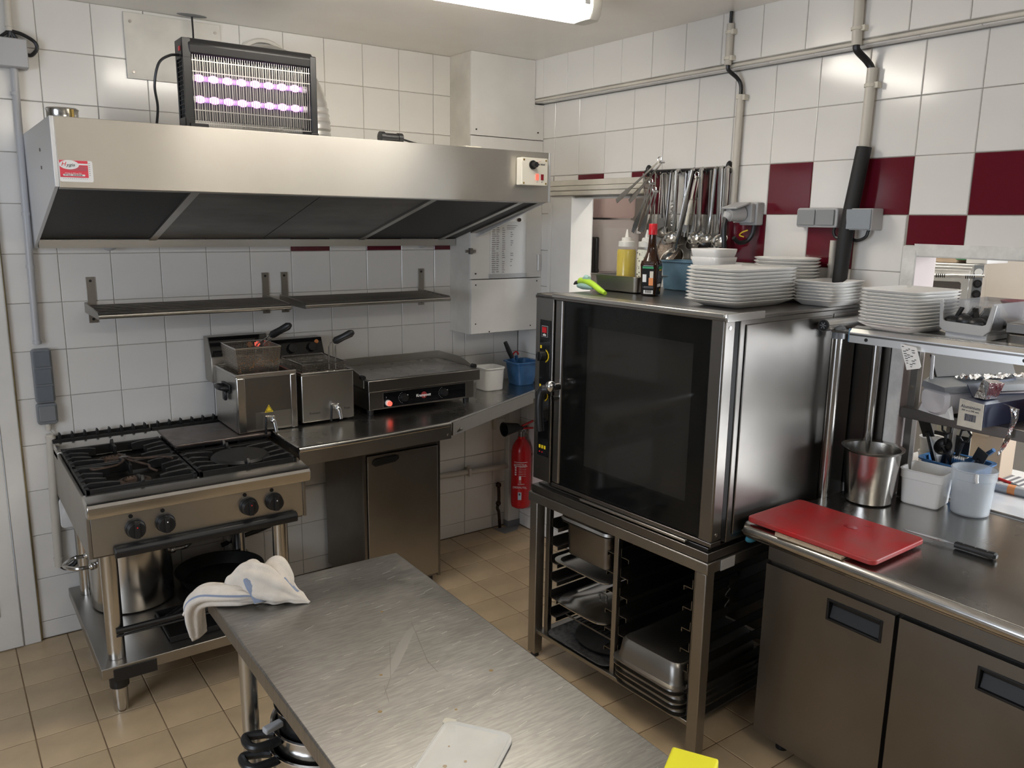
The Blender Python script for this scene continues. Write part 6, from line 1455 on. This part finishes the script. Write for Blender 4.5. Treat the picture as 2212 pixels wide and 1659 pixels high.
m = MB(); m.prism(rrect(2.12,2.36,-3.02,-2.78,.02), ST+.0008, ST+.030, 'z'); m.box(2.13,2.34,-2.775,-2.87,ST+.031,ST+.062); T = tag(m.build('dark_tray', M_dark, bevel=.003), 'dark steel tray right of the grey dispenser on the over-shelf', 'tray')
# foil and film dispensers on the rack
T = thing('foil_dispenser', 'white and grey film dispenser with open lid and crumpled foil on the pass rack', 'dispenser', (2.5,-2.55,1.207))
ax = Vector((2.32,-2.505,0)); bx = Vector((2.640,-2.635,0)); d_ = (bx-ax).normalized(); n_ = Vector((-d_.y,d_.x,0))
def fd(u, v, z): p = ax+d_*u+n_*v; return (p.x,p.y,z)
def sec(u, prof): return [fd(u,v,z) for v,z in prof]
prof = [(.054,1.295),(.064,1.285),(.066,1.255),(.052,1.222),(.02,1.209),(-.02,1.209),(-.052,1.222),(-.066,1.255),(-.064,1.285),(-.054,1.295)]
m = MB(); m.loft([sec(-.012,[(v*.82,1.25+(z-1.25)*.8) for v,z in prof]), sec(0,prof), sec(.36,prof)]); m.build('body', mat('offwhite_plastic',(.66,.64,.65),.35), T)
m = MB(); m.loft([sec(-.016,[(.055,1.296),(.050,1.318),(-.050,1.312),(-.056,1.296)]), sec(.02,[(.068,1.296),(.060,1.330),(-.058,1.316),(-.068,1.296)]), sec(.36,[(.068,1.296),(.060,1.330),(-.058,1.316),(-.068,1.296)])]); m.build('grey_rim', M_greyplastic, T)
m = MB(); m.loft([sec(.03,[(.050,1.327),(.085,1.40),(.080,1.405),(.040,1.331)]), sec(.36,[(.050,1.327),(.085,1.40),(.080,1.405),(.040,1.331)])]); m.build('raised_lid', mat('lid_shaded_grey',(.065,.060,.056),.4), T)  # lid colour darkened to hold the shade on its underside
m = MB(); m.bar(fd(.012,.045,1.312),fd(.030,.070,1.400),.010,.024); m.build('lid_arm', mat('arm_white',(.70,.69,.69),.35), T, bevel=.003)
m = MB(); m.box(-.001,.001,-.001,.001,0,.001); m.bm.free(); m = MB()
m.loft([sec(.0,[(.075,1.2065),(.06,1.24),(-.06,1.24),(-.075,1.2065)]), sec(.01,[(.082,1.2065),(.066,1.25),(-.066,1.25),(-.082,1.2065)])]); m.build('end_bracket', M_wplastic, T)
rn = random.Random(8); m = MB()
nx, ny = 26, 5
grid = [[m.bm.verts.new(fd(.09+.26*i/nx, -.025+.05*j/ny, 1.334+rn.uniform(-.006,.010))) for j in range(ny+1)] for i in range(nx+1)]
for i in range(nx):
    for j in range(ny): m._q((grid[i][j],grid[i+1][j],grid[i+1][j+1],grid[i][j+1]))
m.build('crumpled_foil', M_foil, T, smooth=0)
T = thing('foil_box', 'navy aluminium foil box with cream printed end lying on the pass rack', 'box', (2.42,-2.64,1.207), 0)
ax2 = Vector((2.268,-2.648,0)); bx2 = Vector((2.60,-2.69,0)); d2 = (bx2-ax2).normalized(); n2 = Vector((-d2.y,d2.x,0))
def fb(u, v, z): p = ax2+d2*u+n2*v; return (p.x,p.y,z)
m = MB(); m.loft([[fb(u,.042,1.2068),fb(u,-.042,1.2068),fb(u,-.042,1.283),fb(u,.042,1.287)] for u in (.002,.34)]); m.build('carton', M_navy, T, smooth=0)
m = MB(); m.loft([[fb(u,.041,1.1985),fb(u,-.041,1.1985),fb(u,-.040,1.283),fb(u,.041,1.2885)] for u in (-.002,.0015)]); en = m.build('carton_end', M_cream2, T, smooth=0)
rt_ = Matrix((-n2, Vector((0,0,1)), -d2)).transposed()
text('Aluminium', .0150, M_navy, en, fb(-.0024,.002,1.266), rt_); text('300 m x 290 mm', .0085, M_ink, en, fb(-.0024,.002,1.254), rt_)
m = MB(); rn = random.Random(1); v_ = -.018
for k in range(13):
    w_ = rn.choice((.0012,.002,.003)); m.loft([[fb(u,-v_,1.220),fb(u,-v_-w_,1.220),fb(u,-v_-w_,1.243),fb(u,-v_,1.243)] for u in (-.0026,-.0020)]); v_ += w_+.0011
m.build('barcode', M_navy, en, smooth=0)
m = MB(); m.loft([[fb(u,.040,1.287),fb(u,.062,1.325),fb(u,.060,1.327),fb(u,.037,1.289)] for u in (.06,.33)]); m.build('open_flap', M_navy, T, smooth=0)
m = MB(); m.loft([[fb(.055,.030,1.290),fb(.055,-.01,1.289),fb(.060,-.012,1.345),fb(.075,.02,1.352)],[fb(.11,.03,1.290),fb(.12,-.01,1.289),fb(.15,-.01,1.335),fb(.16,.02,1.340)]]); m.build('foil_sheet', M_foil, T, smooth=0)
m = MB(); pts_ = [(-2.715,1.285,.012),(-2.752,1.276,.014),(-2.757,1.243,.010),(-2.748,1.20,.006),(-2.747,1.18,.009),(-2.734,1.142,.006),(-2.722,1.112,.002)]
m.loft([[(2.322+.004*(i%2),y_-w_,z_),(2.326,y_+w_,z_+.002),(2.327,y_+w_,z_+.002),(2.323+.004*(i%2),y_-w_,z_)] for i,(y_,z_,w_) in enumerate(pts_)]); m.build('hanging_foil', M_foil, T, smooth=0)
T = thing('red_machine', 'dark red appliance at the right of the pass rack', 'appliance', (2.60,-2.83,1.207))
m = MB(); m.sq([(.09,.09,.001),(.10,.10,.01),(.10,.10,.10),(.08,.08,.14),(.02,.02,.145)], (2.58,-2.86,1.2065), 30, 5); m.build('housing', M_redmach, T)
m = MB(); m.cyl((2.50,-2.78,1.29),(2.45,-2.755,1.30),.018,.014,14); m.build('black_nozzle', M_black, T)

# under the rack: blue tub with black utensils, white cups, book, papers, pens
T = thing('blue_utensil_tub', 'blue plastic tub full of black utensils under the pass rack', 'tub', (2.64,-2.455,CT+.003))
m = MB(); m.sq([(.070,.085,.0005),(.075,.09,.006),(.088,.105,.108),(.096,.114,.112),(.096,.114,.117),(.084,.10,.115),(.070,.085,.01)], (2.64,-2.455,CT+.0025), 40, 6); m.build('body', M_blue, T)
for k, (y_, z_, dy, lab) in enumerate(((-2.385,1.070,-.035,'left'),(-2.415,1.080,.01,'second'),(-2.44,1.065,.05,'middle'),(-2.475,1.035,-.05,'fourth'),(-2.50,1.02,.06,'right'))):
    U = thing('black_utensil', 'black utensil in the blue tub under the pass rack, %s one' % lab, 'utensil', (2.63,y_,.90), 0, 'black utensils in the blue tub')
    tip = Vector((2.605-.008*k,y_-dy,z_)); base = Vector((2.645,y_+dy*.3,.885)); d3 = (tip-base).normalized(); sd = Vector((0,-d3.z,d3.y)).normalized()
    m = MB(); m.tube([base, base.lerp(tip,.5), tip], [.006,.010,.008], 8)
    if k in (1,2): m.tube([tip, tip+sd*.016+d3*.012, tip+sd*.018+d3*.045, tip+d3*.058, tip-sd*.018+d3*.045, tip-sd*.016+d3*.012, tip], .0045, 7)
    elif k == 3: bowl_at(m, tip, .034, (-.8,.1,.5), .6)
    else: m.loft([[tip+sd*w_+d3*l_+Vector((t_,0,0)) for w_ in (-.022,.022)]+[tip+sd*w_+d3*(l_+.0)+Vector((t_+.004,0,0)) for w_ in (.022,-.022)] for l_, t_ in ((-.02,0),(.05,-.006))])
    m.build('handle_and_head', M_black, U)
T = thing('blue_handle_brush', 'blue-handled brush sticking out of the blue tub to the right', 'brush', (2.62,-2.53,.95))
m = MB(); m.tube([(2.625,-2.50,.955),(2.615,-2.545,1.01),(2.60,-2.595,1.058)], [.009,.011,.008], 8); m.build('handle', M_blue, T)
m = MB(); m.box(2.60,2.64,-2.46,-2.50,.965,1.0); 
for k in range(6): m.box(2.597,2.600,-2.455-.008*k,-2.459-.008*k,.975,1.005)
m.build('metal_ferrule', M_chrome, T)
first = None
for k in range(2):
    lab = ('lower' if k == 0 else 'upper')+' one of the two nested white cups left of the blue utensil tub'
    if first is None:
        first = thing('white_cup', lab, 'cup', (2.70,-2.325,CT+.003), 0, 'white cups by the blue tub')
        m = MB(); m.lathe([(.030,.0005),(.034,.004),(.044,.10),(.047,.102),(.047,.108),(.042,.106),(.032,.008),(.01,.006)], (0,0,0), 30); m.build('body', M_wplastic, first, local=True)
    else: dup(first, (2.70,-2.325,CT+.063), label=lab)
m = MB(); m.box(2.90,3.02,-2.28,-2.50,.864,1.10); m.box(2.885,2.90,-2.33,-2.45,1.03,1.085); bx_ = tag(m.build('cardboard_box', M_card, bevel=.003), 'brown cardboard box behind the blue utensil tub under the pass rack', 'box')
m = MB(); m.box(2.884,2.8995,-2.36,-2.50,1.055,1.088); m.build('blue_print', M_navy, bx_, smooth=0)
T = thing('notebook', 'cream covered notebook with a black spiral standing behind the black utensils', 'notebook', (2.80,-2.38,CT+.003))
m = MB(); m.box(2.775,2.79,-2.30,-2.43,.864,1.125); m.build('cover', M_cream2, T, bevel=.002)
m = MB(); m.box(2.770,2.775,-2.295,-2.435,.864,1.04); m.build('dark_lower_cover', M_black, T)
m = MB()
for k in range(8): m.tube(arc((2.782,-2.312-.014*k,1.125),.010,0,360,10),.0016,5)
m.build('spiral', M_black, T)
T = thing('paper_sheets', 'white paper sheets lying on the serving counter beyond the pass', 'paper', (2.98,-2.60,CT+.003))
m = MB(); m.box(2.80,3.10,-2.36,-2.85,CT+.0025,CT+.0050); m.build('sheet', M_paper, T)
m = MB()
for k in range(10): m.box(2.86,3.02,-2.50-.025*k,-2.512-.025*k,CT+.0050,CT+.0053)
m.build('print', M_inkgrey, T, smooth=0, kind='stuff')
m = MB(); m.cyl((2.915,-2.475,CT+.010),(2.885,-2.555,CT+.010),.0055,seg=10); T = tag(m.build('red_pen', M_redplastic), 'red and grey pen on the papers in the pass, behind the black pen', 'pen')
m = MB(); m.cyl((2.8845,-2.557,CT+.010),(2.872,-2.59,CT+.010),.0055,.002,10); m.build('pen_tip', M_greyplastic, T)
m = MB(); m.cyl((2.815,-2.515,CT+.010),(2.845,-2.58,CT+.010),.0055,seg=10); T = tag(m.build('black_pen', M_black), 'black pen on the papers beyond the frosted tub', 'pen')
T = thing('film_roll', 'long roll with an orange band lying in front of the papers beyond the frosted tub', 'roll', (2.76,-2.60,CT+.003))
m = MB(); m.cyl((2.755,-2.50,CT+.021),(2.790,-2.86,CT+.021),.018,seg=18); m.build('roll_body', M_lgrey, T)
m = MB(); m.cyl((2.7640,-2.595,CT+.021),(2.7665,-2.62,CT+.021),.0186,seg=18); m.build('orange_band', M_orange, T)

# mini oven and boxes in the serving room
T = thing('mini_oven', 'small stainless mini oven seen through the pass opening', 'oven', (3.30,-2.165,1.459)); MO = T
y0_, y1_ = -1.72, -2.165
m = MB(); m.box(3.305,3.70,y0_,y1_,1.46,1.682); m.build('case', M_alu, T, bevel=.004)
m = MB(); m.box(3.298,3.304,-2.128,y1_,1.462,1.680); m.build('control_strip', M_greyplastic, T)
m = MB(); m.box(3.297,3.304,y0_-.03,-2.115,1.470,1.655); m.box(3.2965,3.304,y0_-.02,-2.12,1.662,1.668); dr = m.build('door', M_alu, T, bevel=.002)
m = MB(); m.prism([(-p_[0],p_[1]) for p_ in rrect(1.80,2.085,1.485,1.603,.012)], 3.2945, 3.297, 'x'); m.build('door_window', mat('dusky_glass',(.10,.085,.08),.2), dr)
m = MB(); m.cyl((3.265,y0_-.02,1.622),(3.265,-2.172,1.634),.0065,seg=12); m.cyl((3.265,-1.80,1.625),(3.297,-1.80,1.625),.005,seg=8); m.cyl((3.265,-2.10,1.632),(3.297,-2.10,1.632),.005,seg=8); h_ = m.build('handle', M_chrome, dr)
m = MB()
for k in range(5):
    for yy in (-1.985,-2.10): m.cyl((3.265,yy-.008*k,1.6285+.0002*k),(3.265,yy-.008*k-.004,1.6285+.0002*k),.009,seg=12)
m.build('grip_rings', M_black, h_)
for z_ in (1.598,1.553): 
    m = MB(); m.cyl((3.298,-2.148,z_),(3.292,-2.148,z_),.018,seg=18); m.cyl((3.292,-2.148,z_),(3.275,-2.150,z_),.011,.009,14); m.build('knob', M_black, T)
m = MB(); m.cyl((3.298,-2.147,1.648),(3.294,-2.147,1.648),.016,seg=18); m.build('dial', M_white, T)
MO.rotation_euler = (0,0,R(22))
T = thing('wall_shelf_board', 'wooden shelf board on the wall beyond the pass holding the mini oven', 'shelf', (3.55,-2.0,1.43))
m = MB(); m.box(3.24,3.78,-1.5,-2.40,1.425,1.458); m.build('board', M_wood, T)
T = thing('carton', 'flat brown and green carton lying on top of the mini oven', 'box', (3.45,-2.0,1.684))
m = MB(); m.box(3.30,3.55,-1.80,-2.045,1.684,1.697); m.box(3.31,3.55,-1.80,-2.08,1.697,1.722); m.build('carton_body', M_card, T)
m = MB(); m.box(3.3085,3.31,-2.036,-2.081,1.698,1.721); m.build('green_print', M_greenp, T, smooth=0)
m = MB(); m.box(3.30,3.50,-2.085,-2.175,1.684,1.716); tag(m.build('white_packet', M_paper, bevel=.004), 'white paper packet on top of the mini oven beside the carton', 'packet')
T = thing('red_bowl', 'dark red bowl beside the mini oven beyond the pass', 'bowl', (3.36,-2.33,1.458))
m = MB(); m.lathe([(.05,.001),(.06,.006),(.10,.075),(.098,.075),(.05,.01)], (3.36,-2.33,1.4585), 30); m.build('body', M_redmach, T)
